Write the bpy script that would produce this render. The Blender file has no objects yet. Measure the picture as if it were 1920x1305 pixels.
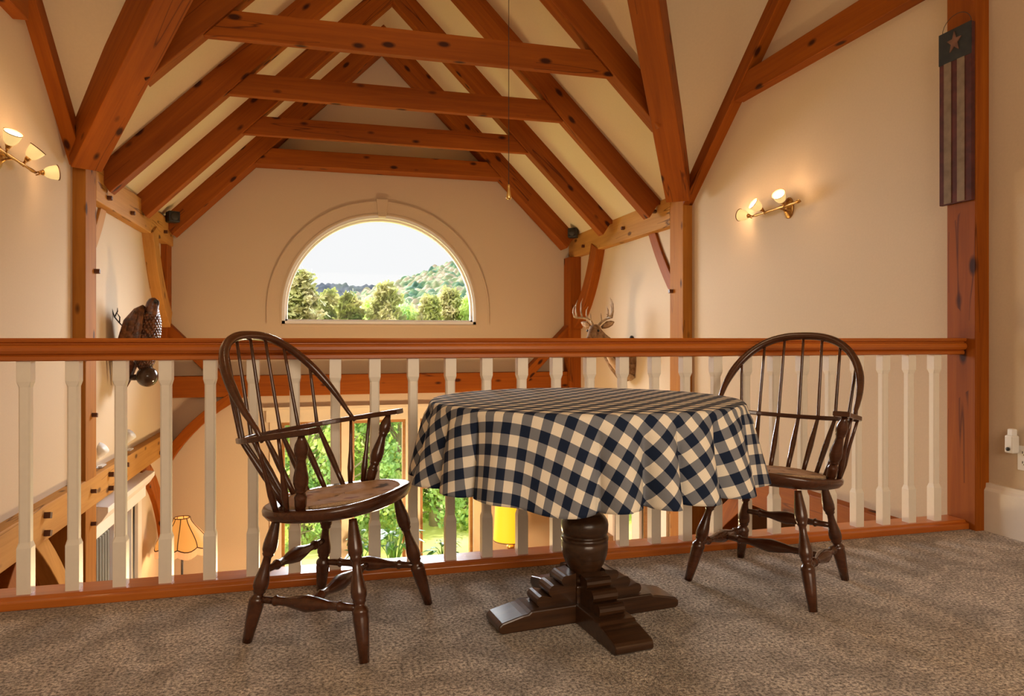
import bpy, bmesh, math, random
from mathutils import Vector, Matrix, noise
random.seed(7)
PI = math.pi
sc = bpy.context.scene
COL = sc.collection
# ---------------------------------------------------------------- camera
TH = math.atan(352/1330.)
cam_d = bpy.data.cameras.new('camera'); cam = bpy.data.objects.new('camera', cam_d); COL.objects.link(cam)
cam.location = (0, 0, .95); cam.rotation_euler = (PI/2, 0, -TH)
cam_d.sensor_width = 36; cam_d.lens = 36*1330/1920.; cam_d.shift_y = -18.5/1920.
cam_d.clip_end = 3000; cam_d.clip_start = .02
sc.camera = cam
# ---------------------------------------------------------------- exposure
sc.view_settings.view_transform = 'Standard'; sc.view_settings.look = 'None'
sc.view_settings.gamma = 1; sc.view_settings.use_curve_mapping = False
sc.view_settings.exposure = -0.08
# ---------------------------------------------------------------- sky
W = bpy.data.worlds.new('sky'); sc.world = W; W.use_nodes = True
nt = W.node_tree; nt.nodes.clear()
o_ = nt.nodes.new('ShaderNodeOutputWorld'); bg = nt.nodes.new('ShaderNodeBackground')
tc = nt.nodes.new('ShaderNodeTexCoord'); sp = nt.nodes.new('ShaderNodeSeparateXYZ')
rp = nt.nodes.new('ShaderNodeValToRGB')
nt.links.new(tc.outputs['Generated'], sp.inputs[0]); nt.links.new(sp.outputs['Z'], rp.inputs[0])
el = rp.color_ramp.elements
el[0].position = 0.0; el[0].color = (1.02, 1.02, 1.02, 1)
el[1].position = .17; el[1].color = (1.02, 1.02, 1.03, 1)
e = el.new(.30); e.color = (1.3, 1.35, 1.45, 1)
e = el.new(.8); e.color = (1.6, 1.7, 1.9, 1)
nt.links.new(rp.outputs[0], bg.inputs[0]); bg.inputs[1].default_value = 1.0
nt.links.new(bg.outputs[0], o_.inputs[0])
def light(name, kind, loc, energy, color, size=.05, rot=(0,0,0), size_y=None, angle=None):
    d = bpy.data.lights.new(name, kind); d.energy = energy; d.color = color
    if kind == 'AREA':
        d.size = size
        if size_y: d.shape = 'RECTANGLE'; d.size_y = size_y
    elif kind == 'SUN': d.angle = angle or .01
    else: d.shadow_soft_size = size
    o = bpy.data.objects.new(name, d); COL.objects.link(o); o.location = loc; o.rotation_euler = rot
    return o
WARM = (1.0, .60, .30); INC = (1.0, .74, .50)
light('sun', 'SUN', (0, -20, 30), 4.2, (1, .93, .80), rot=(math.radians(50), 0, math.radians(-66)), angle=.02)
light('hazy_daylight', 'SUN', (0, 30, 15), 5.0, (.96, .98, 1), rot=(math.radians(-76), 0, math.radians(4)), angle=math.radians(24))
light('hazy_daylight_east', 'SUN', (20, 30, 15), 14.0, (.95, .97, 1), rot=(math.radians(-77), 0, math.radians(-34)), angle=math.radians(46))
light('hazy_daylight_west', 'SUN', (-20, 30, 15), 14.0, (.95, .97, 1), rot=(math.radians(-77), 0, math.radians(32)), angle=math.radians(46))
light('loft_fill', 'AREA', (.9, -1.9, 1.9), 100, (1, .80, .60), 2.6, rot=(math.radians(80), 0, 0), size_y=1.6)  # added warm fill behind the camera; the back wall has no window
light('ceiling_fan_lamp', 'POINT', (.75, 3.3, 3.75), 14, (1, .72, .44), .15)
light('hall_fill', 'POINT', (.7, 7.0, -1.3), 200, (1, .70, .38), .2)  # added bare point without a fixture, brightens gable wall and collar undersides

# ---------------------------------------------------------------- materials
MATS = {}
def newmat(name):
    m = bpy.data.materials.new(name); m.use_nodes = True; MATS[name] = m
    n = m.node_tree; b = n.nodes['Principled BSDF']
    return m, n, b
def N(n, t, **kw):
    x = n.nodes.new(t)
    for k, v in kw.items():
        if k in x.inputs: x.inputs[k].default_value = v
        else: setattr(x, k, v)
    return x
def plain(name, col, rough=.5, metal=0, bump=0, bscale=60, emit=None, es=0, var=0, spec=None):
    m, n, b = newmat(name)
    b.inputs['Base Color'].default_value = (*col, 1); b.inputs['Roughness'].default_value = rough
    b.inputs['Metallic'].default_value = metal
    if spec is not None: b.inputs['Specular IOR Level'].default_value = spec
    if emit: b.inputs['Emission Color'].default_value = (*emit, 1); b.inputs['Emission Strength'].default_value = es
    if bump or var:
        t = N(n, 'ShaderNodeTexCoord'); no = N(n, 'ShaderNodeTexNoise', Scale=bscale, Detail=5)
        n.links.new(t.outputs['Object'], no.inputs['Vector'])
        if bump:
            bp = N(n, 'ShaderNodeBump', Strength=bump, Distance=.01)
            n.links.new(no.outputs['Fac'], bp.inputs['Height']); n.links.new(bp.outputs[0], b.inputs['Normal'])
        if var:
            r = N(n, 'ShaderNodeValToRGB'); r.color_ramp.elements[0].position = .3; r.color_ramp.elements[1].position = .7
            r.color_ramp.elements[0].color = (*[c*(1-var) for c in col], 1); r.color_ramp.elements[1].color = (*[min(1, c*(1+var)) for c in col], 1)
            n.links.new(no.outputs['Fac'], r.inputs[0]); n.links.new(r.outputs[0], b.inputs['Base Color'])
    return m
def wood(name, c0, c1, rough=.4, knots=0.0, grain=1.0, gs=1.0, checks=0.0, coat=0):
    """grain runs along the object's own X"""
    m, n, b = newmat(name); L = n.links.new
    t = N(n, 'ShaderNodeTexCoord'); oi = N(n, 'ShaderNodeObjectInfo')
    off = N(n, 'ShaderNodeVectorMath', operation='SCALE'); cx = N(n, 'ShaderNodeCombineXYZ')
    L(oi.outputs['Random'], cx.inputs[0]); L(oi.outputs['Random'], cx.inputs[1]); L(oi.outputs['Random'], cx.inputs[2])
    L(cx.outputs[0], off.inputs[0]); off.inputs['Scale'].default_value = 37.0
    ad = N(n, 'ShaderNodeVectorMath', operation='ADD'); L(t.outputs['Object'], ad.inputs[0]); L(off.outputs[0], ad.inputs[1])
    mp = N(n, 'ShaderNodeMapping'); mp.inputs['Scale'].default_value = (1.2*gs, 26*gs, 26*gs); L(ad.outputs[0], mp.inputs[0])
    n1 = N(n, 'ShaderNodeTexNoise', Scale=1.0, Detail=6, Roughness=.65, Distortion=.6); L(mp.outputs[0], n1.inputs['Vector'])
    r = N(n, 'ShaderNodeValToRGB'); r.color_ramp.elements[0].position = .5-.25/grain; r.color_ramp.elements[1].position = .5+.25/grain
    r.color_ramp.elements[0].color = (*c0, 1); r.color_ramp.elements[1].color = (*c1, 1)
    L(n1.outputs['Fac'], r.inputs[0]); col = r.outputs[0]
    # broad tone change
    m2 = N(n, 'ShaderNodeMapping'); m2.inputs['Scale'].default_value = (.7, 3, 3); L(ad.outputs[0], m2.inputs[0])
    n2 = N(n, 'ShaderNodeTexNoise', Scale=1.0, Detail=2); L(m2.outputs[0], n2.inputs['Vector'])
    mx = N(n, 'ShaderNodeMix', data_type='RGBA', blend_type='MULTIPLY'); mx.inputs['Factor'].default_value = .5
    rr = N(n, 'ShaderNodeValToRGB'); rr.color_ramp.elements[0].position = .3; rr.color_ramp.elements[1].position = .7
    rr.color_ramp.elements[0].color = (.6, .55, .5, 1); rr.color_ramp.elements[1].color = (1.15, 1.15, 1.1, 1)
    L(n2.outputs['Fac'], rr.inputs[0]); L(col, mx.inputs['A']); L(rr.outputs[0], mx.inputs['B']); col = mx.outputs['Result']
    if knots:
        m3 = N(n, 'ShaderNodeMapping'); m3.inputs['Scale'].default_value = (1.9, 4.2, 4.2); L(ad.outputs[0], m3.inputs[0])
        v = N(n, 'ShaderNodeTexVoronoi', Scale=1.7); v.inputs['Randomness'].default_value = 1.0; L(m3.outputs[0], v.inputs['Vector'])
        kr = N(n, 'ShaderNodeValToRGB'); kr.color_ramp.elements[0].position = .10; kr.color_ramp.elements[1].position = .19
        kr.color_ramp.elements[0].color = (1, 1, 1, 1); kr.color_ramp.elements[1].color = (0, 0, 0, 1)
        L(v.outputs['Distance'], kr.inputs[0])
        mk = N(n, 'ShaderNodeMix', data_type='RGBA'); mm = N(n, 'ShaderNodeMath', operation='MULTIPLY'); mm.inputs[1].default_value = knots
        L(kr.outputs[0], mm.inputs[0]); L(mm.outputs[0], mk.inputs['Factor']); L(col, mk.inputs['A'])
        mk.inputs['B'].default_value = (c0[0]*.16, c0[1]*.12, c0[2]*.12, 1); col = mk.outputs['Result']
    if checks:
        m4 = N(n, 'ShaderNodeMapping'); m4.inputs['Scale'].default_value = (.28, 5, 5); L(ad.outputs[0], m4.inputs[0])
        n4 = N(n, 'ShaderNodeTexNoise', Scale=1.0, Detail=3, Distortion=.05); L(m4.outputs[0], n4.inputs['Vector'])
        cr = N(n, 'ShaderNodeValToRGB'); e = cr.color_ramp.elements
        e[0].position = .492; e[0].color = (0, 0, 0, 1); e[1].position = .5; e[1].color = (1, 1, 1, 1)
        x = cr.color_ramp.elements.new(.508); x.color = (0, 0, 0, 1)
        L(n4.outputs['Fac'], cr.inputs[0])
        n5 = N(n, 'ShaderNodeTexNoise', Scale=1.3, Detail=0); L(ad.outputs[0], n5.inputs['Vector'])
        g = N(n, 'ShaderNodeMath', operation='GREATER_THAN'); g.inputs[1].default_value = .52; L(n5.outputs['Fac'], g.inputs[0])
        mu = N(n, 'ShaderNodeMath', operation='MULTIPLY'); L(cr.outputs[0], mu.inputs[0]); L(g.outputs[0], mu.inputs[1])
        mu2 = N(n, 'ShaderNodeMath', operation='MULTIPLY'); L(mu.outputs[0], mu2.inputs[0]); mu2.inputs[1].default_value = checks
        mc = N(n, 'ShaderNodeMix', data_type='RGBA'); L(mu2.outputs[0], mc.inputs['Factor']); L(col, mc.inputs['A'])
        mc.inputs['B'].default_value = (c0[0]*.25, c0[1]*.2, c0[2]*.2, 1); col = mc.outputs['Result']
    L(col, b.inputs['Base Color']); b.inputs['Roughness'].default_value = rough
    if rough > .5: b.inputs['Specular IOR Level'].default_value = .2
    if coat: b.inputs['Coat Weight'].default_value = coat; b.inputs['Coat Roughness'].default_value = .15
    bp = N(n, 'ShaderNodeBump', Strength=.12, Distance=.004); L(n1.outputs['Fac'], bp.inputs['Height']); L(bp.outputs[0], b.inputs['Normal'])
    return m
M = {}
M['timber'] = wood('pine_timber', (.22, .046, .002), (.39, .108, .005), .62, knots=.95, grain=.8, checks=.75)
M['beam'] = wood('pine_timber_daylit', (.42, .19, .04), (.62, .32, .085), .65, knots=.85, grain=.8, checks=.9)  # same pine as timber, with daylight put into the colour
M['post'] = wood('pine_post_part_daylit', (.30, .105, .012), (.48, .20, .03), .7, knots=.9, grain=.8, checks=.6)  # same pine again, window light on the posts partly put into the colour
M['rail'] = wood('handrail_cherry', (.40, .085, .010), (.62, .19, .024), .28, grain=1.0, coat=.25)
M['chair'] = wood('chair_walnut', (.040, .012, .005), (.100, .031, .011), .25, grain=1.0, gs=1.6, coat=.35)
M['oak'] = wood('dark_oak', (.028, .012, .006), (.085, .036, .014), .3, grain=1.3, gs=2.2, coat=.3)
M['wall'] = plain('cream_wall_paint', (.63, .505, .36), .9, bump=.06, bscale=90, var=.02)
M['ceil'] = plain('cream_ceiling_paint', (.68, .57, .385), .9, bump=.04, bscale=60, var=.02)
M['redwall'] = plain('dark_red_wall_paint', (.52, .03, .02), .8, var=.1, bscale=3)
M['brownwall'] = plain('tan_wall_paint', (.45, .30, .2), .9, var=.05, bscale=3)
M['trim'] = plain('cream_trim_paint', (.78, .70, .60), .45, var=.02, bscale=30)
M['trimwarm'] = plain('ivory_trim_paint', (.74, .64, .48), .5, var=.03, bscale=8)
M['white'] = plain('white_paint', (.85, .85, .84), .4)
M['balus'] = plain('cream_baluster_paint', (.88, .81, .69), .38, var=.015, bscale=40)
M['brass'] = plain('antique_brass', (.50, .28, .09), .32, metal=1, bump=.2, bscale=120, var=.3)
M['darkbrass'] = plain('dark_bronze_rim', (.16, .07, .02), .5, metal=.6)
M['brassb'] = plain('bright_brass', (.85, .62, .25), .2, metal=1)
M['black'] = plain('black_plastic', (.012, .012, .013), .5)
M['wframe'] = wood('window_frame_wood', (.30, .13, .03), (.45, .22, .06), .4)
M['floorwood'] = wood('lower_floor_boards', (.25, .11, .04), (.42, .2, .08), .35)
M['outlet'] = plain('white_outlet_plastic', (.82, .80, .76), .35)
M['slot'] = plain('dark_slot', (.03, .025, .02), .6)
M['leaf'] = plain('houseplant_leaf', (.06, .19, .03), .4, var=.5, bscale=6)
M['terracotta'] = plain('terracotta', (.42, .15, .07), .8, var=.1)
M['grey'] = plain('grey_curtain', (.30, .31, .29), .9, var=.1, bscale=5)
M['bark'] = plain('tree_bark', (.42, .34, .27), .9, var=.3, bscale=8)
def glass(name, tint, gl=.05):
    m, n, b = newmat(name); n.nodes.remove(b)
    t = N(n, 'ShaderNodeBsdfTransparent'); t.inputs[0].default_value = (*tint, 1)
    g = N(n, 'ShaderNodeBsdfGlossy'); g.inputs['Roughness'].default_value = .02
    x = N(n, 'ShaderNodeMixShader'); x.inputs[0].default_value = gl
    n.links.new(t.outputs[0], x.inputs[1]); n.links.new(g.outputs[0], x.inputs[2])
    n.links.new(x.outputs[0], n.nodes['Material Output'].inputs[0]); return m
M['glass'] = glass('window_glass', (.985, .99, .99), .003)
M['glassdk'] = glass('side_window_glass', (.35, .42, .40), .06)
def shade(name, col, emit, es):
    m, n, b = newmat(name)
    b.inputs['Base Color'].default_value = (*col, 1); b.inputs['Roughness'].default_value = .7
    b.inputs['Emission Color'].default_value = (*emit, 1); b.inputs['Emission Strength'].default_value = es
    return m
M['shade_glow'] = shade('lit_glass_shade', (.45, .38, .22), (1, .70, .26), .75)
M['bulb'] = shade('lit_bulb', (1, 1, .9), (1, .90, .66), 2.2)
M['shade_orange'] = shade('lit_cream_lampshade', (.35, .17, .05), (1, .38, .07), .72)
M['fringe'] = shade('lit_lampshade_fringe', (.4, .22, .1), (1, .42, .15), .75)
M['shade_yellow'] = shade('lit_yellow_lampshade', (.45, .25, .01), (1, .50, .01), .95)
M['shadetrim'] = plain('brown_braid', (.10, .045, .012), .8)
# carpet
def carpet():
    m, n, b = newmat('tan_twist_carpet'); L = n.links.new
    t = N(n, 'ShaderNodeTexCoord')
    n1 = N(n, 'ShaderNodeTexNoise', Scale=95, Detail=5, Roughness=.78); L(t.outputs['Object'], n1.inputs['Vector'])
    v = N(n, 'ShaderNodeTexVoronoi', Scale=210); L(t.outputs['Object'], v.inputs['Vector'])
    n2 = N(n, 'ShaderNodeTexNoise', Scale=5, Detail=3, Distortion=1.0); L(t.outputs['Object'], n2.inputs['Vector'])
    r = N(n, 'ShaderNodeValToRGB'); e = r.color_ramp.elements
    e[0].position = .41; e[0].color = (.11, .08, .056, 1); e[1].position = .60; e[1].color = (.80, .70, .585, 1)
    x = r.color_ramp.elements.new(.5); x.color = (.44, .355, .28, 1)
    L(n1.outputs['Fac'], r.inputs[0])
    r2 = N(n, 'ShaderNodeValToRGB'); e = r2.color_ramp.elements
    e[0].position = .38; e[0].color = (.66, .63, .60, 1); e[1].position = .62; e[1].color = (1.15, 1.15, 1.15, 1)
    L(n2.outputs['Fac'], r2.inputs[0])
    mx = N(n, 'ShaderNodeMix', data_type='RGBA', blend_type='MULTIPLY'); mx.inputs['Factor'].default_value = 1
    L(r.outputs[0], mx.inputs['A']); L(r2.outputs[0], mx.inputs['B'])
    L(mx.outputs['Result'], b.inputs['Base Color']); b.inputs['Roughness'].default_value = .95
    b.inputs['Specular IOR Level'].default_value = .1
    b.inputs['Sheen Weight'].default_value = .3
    ad = N(n, 'ShaderNodeMath', operation='ADD'); L(n1.outputs['Fac'], ad.inputs[0]); L(v.outputs['Distance'], ad.inputs[1])
    bp = N(n, 'ShaderNodeBump', Strength=.8, Distance=.006); L(ad.outputs[0], bp.inputs['Height'])
    L(bp.outputs[0], b.inputs['Normal']); return m
M['carpet'] = carpet()
def gingham():
    m, n, b = newmat('navy_gingham_cotton'); L = n.links.new
    uv = N(n, 'ShaderNodeUVMap'); s = N(n, 'ShaderNodeSeparateXYZ'); L(uv.outputs[0], s.inputs[0])
    outs = []
    for k in 'XY':
        a = N(n, 'ShaderNodeMath', operation='MULTIPLY'); a.inputs[1].default_value = 1/.0615; L(s.outputs[k], a.inputs[0])
        f = N(n, 'ShaderNodeMath', operation='FRACT'); L(a.outputs[0], f.inputs[0])
        g = N(n, 'ShaderNodeMath', operation='GREATER_THAN'); g.inputs[1].default_value = .5; L(f.outputs[0], g.inputs[0]); outs.append(g)
    ad = N(n, 'ShaderNodeMath', operation='ADD'); L(outs[0].outputs[0], ad.inputs[0]); L(outs[1].outputs[0], ad.inputs[1])
    hf = N(n, 'ShaderNodeMath', operation='MULTIPLY'); hf.inputs[1].default_value = .5; L(ad.outputs[0], hf.inputs[0])
    r = N(n, 'ShaderNodeValToRGB'); r.color_ramp.interpolation = 'CONSTANT'; e = r.color_ramp.elements
    e[0].position = 0; e[0].color = (.86, .78, .64, 1); e[1].position = .8; e[1].color = (.009, .018, .046, 1)
    x = r.color_ramp.elements.new(.3); x.color = (.20, .21, .235, 1)
    L(hf.outputs[0], r.inputs[0])
    no = N(n, 'ShaderNodeTexNoise', Scale=700, Detail=2); L(uv.outputs[0], no.inputs['Vector'])
    r2 = N(n, 'ShaderNodeValToRGB'); r2.color_ramp.elements[0].color = (.75, .75, .75, 1); r2.color_ramp.elements[1].color = (1.2, 1.2, 1.2, 1)
    L(no.outputs['Fac'], r2.inputs[0])
    mx = N(n, 'ShaderNodeMix', data_type='RGBA', blend_type='MULTIPLY'); mx.inputs['Factor'].default_value = .8
    L(r.outputs[0], mx.inputs['A']); L(r2.outputs[0], mx.inputs['B'])
    L(mx.outputs['Result'], b.inputs['Base Color']); b.inputs['Roughness'].default_value = .85; b.inputs['Specular IOR Level'].default_value = .2
    bp = N(n, 'ShaderNodeBump', Strength=.2, Distance=.001); L(no.outputs['Fac'], bp.inputs['Height']); L(bp.outputs[0], b.inputs['Normal'])
    return m
M['gingham'] = gingham()
def ramp_noise(name, cols, scale=20, rough=.8, detail=4, bump=0, coords='Object', trans=0):
    m, n, b = newmat(name); L = n.links.new
    t = N(n, 'ShaderNodeTexCoord'); no = N(n, 'ShaderNodeTexNoise', Scale=scale, Detail=detail); L(t.outputs[coords], no.inputs['Vector'])
    r = N(n, 'ShaderNodeValToRGB'); e = r.color_ramp.elements
    k = len(cols); lo, hi = .3, .7
    e[0].position = lo; e[0].color = (*cols[0], 1); e[1].position = hi; e[1].color = (*cols[-1], 1)
    for i in range(1, k-1):
        x = e.new(lo+(hi-lo)*i/(k-1)); x.color = (*cols[i], 1)
    L(no.outputs['Fac'], r.inputs[0]); L(r.outputs[0], b.inputs['Base Color']); b.inputs['Roughness'].default_value = rough
    if bump:
        bp = N(n, 'ShaderNodeBump', Strength=bump, Distance=.02); L(no.outputs['Fac'], bp.inputs['Height']); L(bp.outputs[0], b.inputs['Normal'])
    if trans:
        tr = N(n, 'ShaderNodeBsdfTranslucent'); L(r.outputs[0], tr.inputs[0]); ms = N(n, 'ShaderNodeMixShader'); ms.inputs[0].default_value = trans
        L(b.outputs[0], ms.inputs[1]); L(tr.outputs[0], ms.inputs[2]); L(ms.outputs[0], n.nodes['Material Output'].inputs[0])
    return m
M['pad'] = ramp_noise('tapestry_pad_fabric', [(.10, .07, .05), (.42, .25, .14), (.50, .31, .18), (.52, .33, .2), (.30, .13, .08)], 16, .95, bump=.3)
M['padedge'] = plain('braided_pad_edge', (.46, .30, .17), .95, bump=.8, bscale=150, var=.2)
M['eagle'] = ramp_noise('bronzed_feathers', [(.03, .012, .006), (.10, .035, .014), (.22, .09, .035)], 25, .3, bump=.4)
M['ball'] = plain('glossy_dark_ball', (.05, .03, .02), .15)
M['fur'] = ramp_noise('deer_fur', [(.10, .055, .025), (.24, .13, .06), (.34, .21, .11)], 30, .9, bump=.5)
M['furpale'] = ramp_noise('pale_deer_fur', [(.4, .24, .12), (.58, .42, .26)], 30, .9, bump=.4)
M['antler'] = ramp_noise('antler_bone', [(.20, .12, .06), (.45, .33, .2), (.62, .5, .34)], 18, .5, bump=.2)
M['eye'] = plain('dark_eye', (.01, .008, .006), .08)
M['flagnavy'] = ramp_noise('weathered_navy_paint', [(.012, .014, .016), (.03, .03, .028)], 20, .8)
M['flagred'] = ramp_noise('weathered_red_paint', [(.05, .008, .006), (.10, .018, .012)], 20, .8)
M['flagcream'] = ramp_noise('weathered_cream_paint', [(.16, .11, .065), (.24, .17, .11)], 20, .8)
M['flagstar'] = ramp_noise('weathered_rust_paint', [(.12, .05, .03), (.22, .10, .06)], 20, .8)
M['lawn'] = ramp_noise('sunlit_lawn', [(.55, .66, .12), (.80, .84, .22), (.92, .92, .40)], .6, .95)
M['leafA'] = ramp_noise('bright_leaves', [(.22, .34, .07), (.66, .80, .24), (1, 1, .62)], 5, .7, trans=.5)
M['leafB'] = ramp_noise('green_leaves', [(.12, .28, .10), (.44, .66, .26), (.85, .95, .50)], 5, .7, trans=.5)
M['leafC'] = ramp_noise('straw_needles', [(.10, .16, .04), (.40, .40, .13), (.72, .60, .34)], 6, .7, trans=.3)

# ---------------------------------------------------------------- mesh helpers
class MB:
    def __init__(s): s.v = []; s.f = []; s.sm = []
    def add(s, vs, fs, smooth=False):
        b = len(s.v); s.v += [tuple(p) for p in vs]; s.f += [tuple(i+b for i in f) for f in fs]; s.sm += [smooth]*len(fs); return s
    def box(s, x0, x1, y0, y1, z0, z1):
        vs = [(x0,y0,z0),(x1,y0,z0),(x1,y1,z0),(x0,y1,z0),(x0,y0,z1),(x1,y0,z1),(x1,y1,z1),(x0,y1,z1)]
        return s.add(vs, [(0,3,2,1),(4,5,6,7),(0,1,5,4),(1,2,6,5),(2,3,7,6),(3,0,4,7)])
    def prism(s, poly, axis, a0, a1, smooth=False):
        """poly in the two other axes (cyclic order kept), extruded along axis"""
        n = len(poly)
        def P(u, w, a): return {'x': (a, u, w), 'y': (u, a, w), 'z': (u, w, a)}[axis]
        vs = [P(u, w, a0) for u, w in poly]+[P(u, w, a1) for u, w in poly]
        fs = [tuple(range(n))[::-1], tuple(range(n, 2*n))]+[(i, (i+1) % n, n+(i+1) % n, n+i) for i in range(n)]
        return s.add(vs, fs, smooth)
    def tube(s, path, rad, seg=12, cap=True, flat=None, up=None, smooth=True):
        """path of points, rad number or list (or list of (ru, rv)); flat: (ru, rv) factors"""
        path = [Vector(p) for p in path]; n = len(path)
        if not isinstance(rad, (list, tuple)): rad = [rad]*n
        vs = []; u = None
        for i in range(n):
            t = (path[min(i+1, n-1)]-path[max(i-1, 0)])
            if t.length < 1e-9: t = Vector((0, 0, 1))
            t.normalize()
            if up is not None:
                u = Vector(up)-t*t.dot(Vector(up))
                if u.length < 1e-4: u = t.orthogonal()
                u.normalize()
            elif u is None: u = t.orthogonal().normalized()
            else:
                u = u-t*t.dot(u)
                u = u.normalized() if u.length > 1e-6 else t.orthogonal().normalized()
            w = t.cross(u)
            r = rad[i]; ru, rv = (r if isinstance(r, tuple) else (r, r))
            if flat: ru *= flat[0]; rv *= flat[1]
            for k in range(seg):
                a = 2*PI*k/seg
                vs.append(path[i]+u*(math.cos(a)*ru)+w*(math.sin(a)*rv))
        fs = [(i*seg+k, i*seg+(k+1) % seg, (i+1)*seg+(k+1) % seg, (i+1)*seg+k) for i in range(n-1) for k in range(seg)]
        if cap: fs += [tuple(range(seg))[::-1], tuple(range((n-1)*seg, n*seg))]
        return s.add(vs, fs, smooth)
    def lathe(s, prof, a, b, seg=20):
        """prof = [(t, r)] along a->b, t in metres or fraction"""
        a, b = Vector(a), Vector(b)
        return s.tube([a+(b-a)*t for t, r in prof], [r for t, r in prof], seg)
    def ball(s, c, r, seg=14, rings=9):
        rx, ry, rz = r if isinstance(r, (tuple, list)) else (r, r, r)
        vs = [(c[0], c[1], c[2]-rz)]
        for i in range(1, rings):
            a = -PI/2+PI*i/rings
            for k in range(seg): vs.append((c[0]+rx*math.cos(a)*math.cos(2*PI*k/seg), c[1]+ry*math.cos(a)*math.sin(2*PI*k/seg), c[2]+rz*math.sin(a)))
        vs.append((c[0], c[1], c[2]+rz)); n = len(vs)
        fs = [(0, 1+(k+1) % seg, 1+k) for k in range(seg)]
        for i in range(rings-2):
            for k in range(seg): fs.append((1+i*seg+k, 1+i*seg+(k+1) % seg, 1+(i+1)*seg+(k+1) % seg, 1+(i+1)*seg+k))
        fs += [(n-1-seg+k, n-1-seg+(k+1) % seg, n-1) for k in range(seg)]
        return s.add(vs, fs, True)
    def mesh(s, name, mats):
        me = bpy.data.meshes.new(name); me.from_pydata(s.v, [], s.f)
        for p, k in zip(me.polygons, s.sm): p.use_smooth = k
        for m in (mats if isinstance(mats, (list, tuple)) else [mats]): me.materials.append(M[m] if isinstance(m, str) else m)
        bm = bmesh.new(); bm.from_mesh(me); bmesh.ops.recalc_face_normals(bm, faces=bm.faces); bm.to_mesh(me); bm.free()
        return me
    def build(s, name, mat, parent=None, bevel=0, loc=(0,0,0), rot=None):
        o = bpy.data.objects.new(name, s.mesh(name, mat)); COL.objects.link(o)
        o.location = loc
        if rot is not None: o.rotation_euler = rot
        if parent: o.parent = parent
        if bevel:
            b = o.modifiers.new('bevel', 'BEVEL'); b.width = bevel; b.segments = 2; b.limit_method = 'ANGLE'; b.angle_limit = math.radians(40)
        return o
    def timber(s, name, mat, axis, parent=None, bevel=.006):
        """object whose own X runs along axis, so that the grain follows the timber"""
        vs = [Vector(p) for p in s.v]; c = sum(vs, Vector())/len(vs)
        ax = Vector(axis).normalized(); up = Vector((0, 0, 1))
        if abs(ax.dot(up)) > .95: up = Vector((0, 1, 0))
        y = up.cross(ax).normalized(); z = ax.cross(y)
        R = Matrix((ax, y, z)).transposed()
        s.v = [tuple(R.inverted() @ (p-c)) for p in vs]
        o = s.build(name, mat, None, bevel); mw = Matrix.Translation(c) @ R.to_4x4()
        if parent:
            o.parent = parent          # vertices were given in the parent's own frame
        o.matrix_basis = mw
        return o
def tag(o, label=None, cat=None, group=None, kind=None):
    if label: o['label'] = label
    if cat: o['category'] = cat
    if group: o['group'] = group
    if kind: o['kind'] = kind
    return o
def thing(name, label, cat, loc=(0,0,0), rz=0, group=None):
    o = bpy.data.objects.new(name, None); COL.objects.link(o); o.location = loc; o.rotation_euler = (0, 0, rz); o.empty_display_size = .1
    return tag(o, label, cat, group)
def struct(o): o['kind'] = 'structure'; return o
def beam2(p0, p1, w, h, up=(0,0,1)):
    """square timber from p0 to p1 (centre line), h across 'up', w across the other"""
    p0, p1 = Vector(p0), Vector(p1); a = (p1-p0).normalized(); s = a.cross(Vector(up)).normalized(); u = s.cross(a)
    m = MB(); vs = []
    for p in (p0, p1):
        for q, r in ((-1,-1),(1,-1),(1,1),(-1,1)): vs.append(p+s*(q*w/2)+u*(r*h/2))
    m.add(vs, [(3,2,1,0),(4,5,6,7),(0,1,5,4),(1,2,6,5),(2,3,7,6),(3,0,4,7)]); return m
def curved(p0, p1, sag, w, h, side, n=8):
    """curved knee brace; sag = offset vector at the middle; w across 'side'"""
    p0, p1, sag, side = Vector(p0), Vector(p1), Vector(sag), Vector(side).normalized(); pts = []
    for i in range(n+1):
        t = i/n; pts.append(p0.lerp(p1, t)+sag*(4*t*(1-t)))
    m = MB(); vs = []
    for i, p in enumerate(pts):
        t = (pts[min(i+1, n)]-pts[max(i-1, 0)]).normalized(); u = side.cross(t).normalized()
        for q, r in ((-1,-1),(1,-1),(1,1),(-1,1)): vs.append(p+side*(q*w/2)+u*(r*h/2))
    fs = [(3,2,1,0), tuple(4*n+k for k in range(4))]
    for i in range(n):
        for k in range(4): fs.append((4*i+k, 4*i+(k+1) % 4, 4*i+4+(k+1) % 4, 4*i+4+k))
    m.add(vs, fs); return m
def panel(name, outer, holes, thick, fn, mat):
    """flat wall with holes: 2-D outlines -> mesh of given thickness, fn maps (u, v, t) to the world"""
    cu = bpy.data.curves.new(name, 'CURVE'); cu.dimensions = '2D'; cu.fill_mode = 'BOTH'; cu.extrude = .5
    for loop in [outer]+holes:
        s = cu.splines.new('POLY'); s.points.add(len(loop)-1); s.use_cyclic_u = True
        for p, q in zip(s.points, loop): p.co = (q[0], q[1], 0, 1)
    ob = bpy.data.objects.new('tmp', cu); COL.objects.link(ob); bpy.context.view_layer.update()
    dg = bpy.context.evaluated_depsgraph_get(); me = bpy.data.meshes.new_from_object(ob.evaluated_get(dg))
    bpy.data.objects.remove(ob)
    for v in me.vertices: v.co = fn(v.co.x, v.co.y, (v.co.z+.5)*thick)
    me.name = name; me.materials.clear(); me.materials.append(M[mat])
    bm = bmesh.new(); bm.from_mesh(me); bmesh.ops.remove_doubles(bm, verts=bm.verts, dist=1e-5); bmesh.ops.recalc_face_normals(bm, faces=bm.faces); bm.to_mesh(me); bm.free()
    o = bpy.data.objects.new(name, me); COL.objects.link(o); return struct(o)

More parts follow.
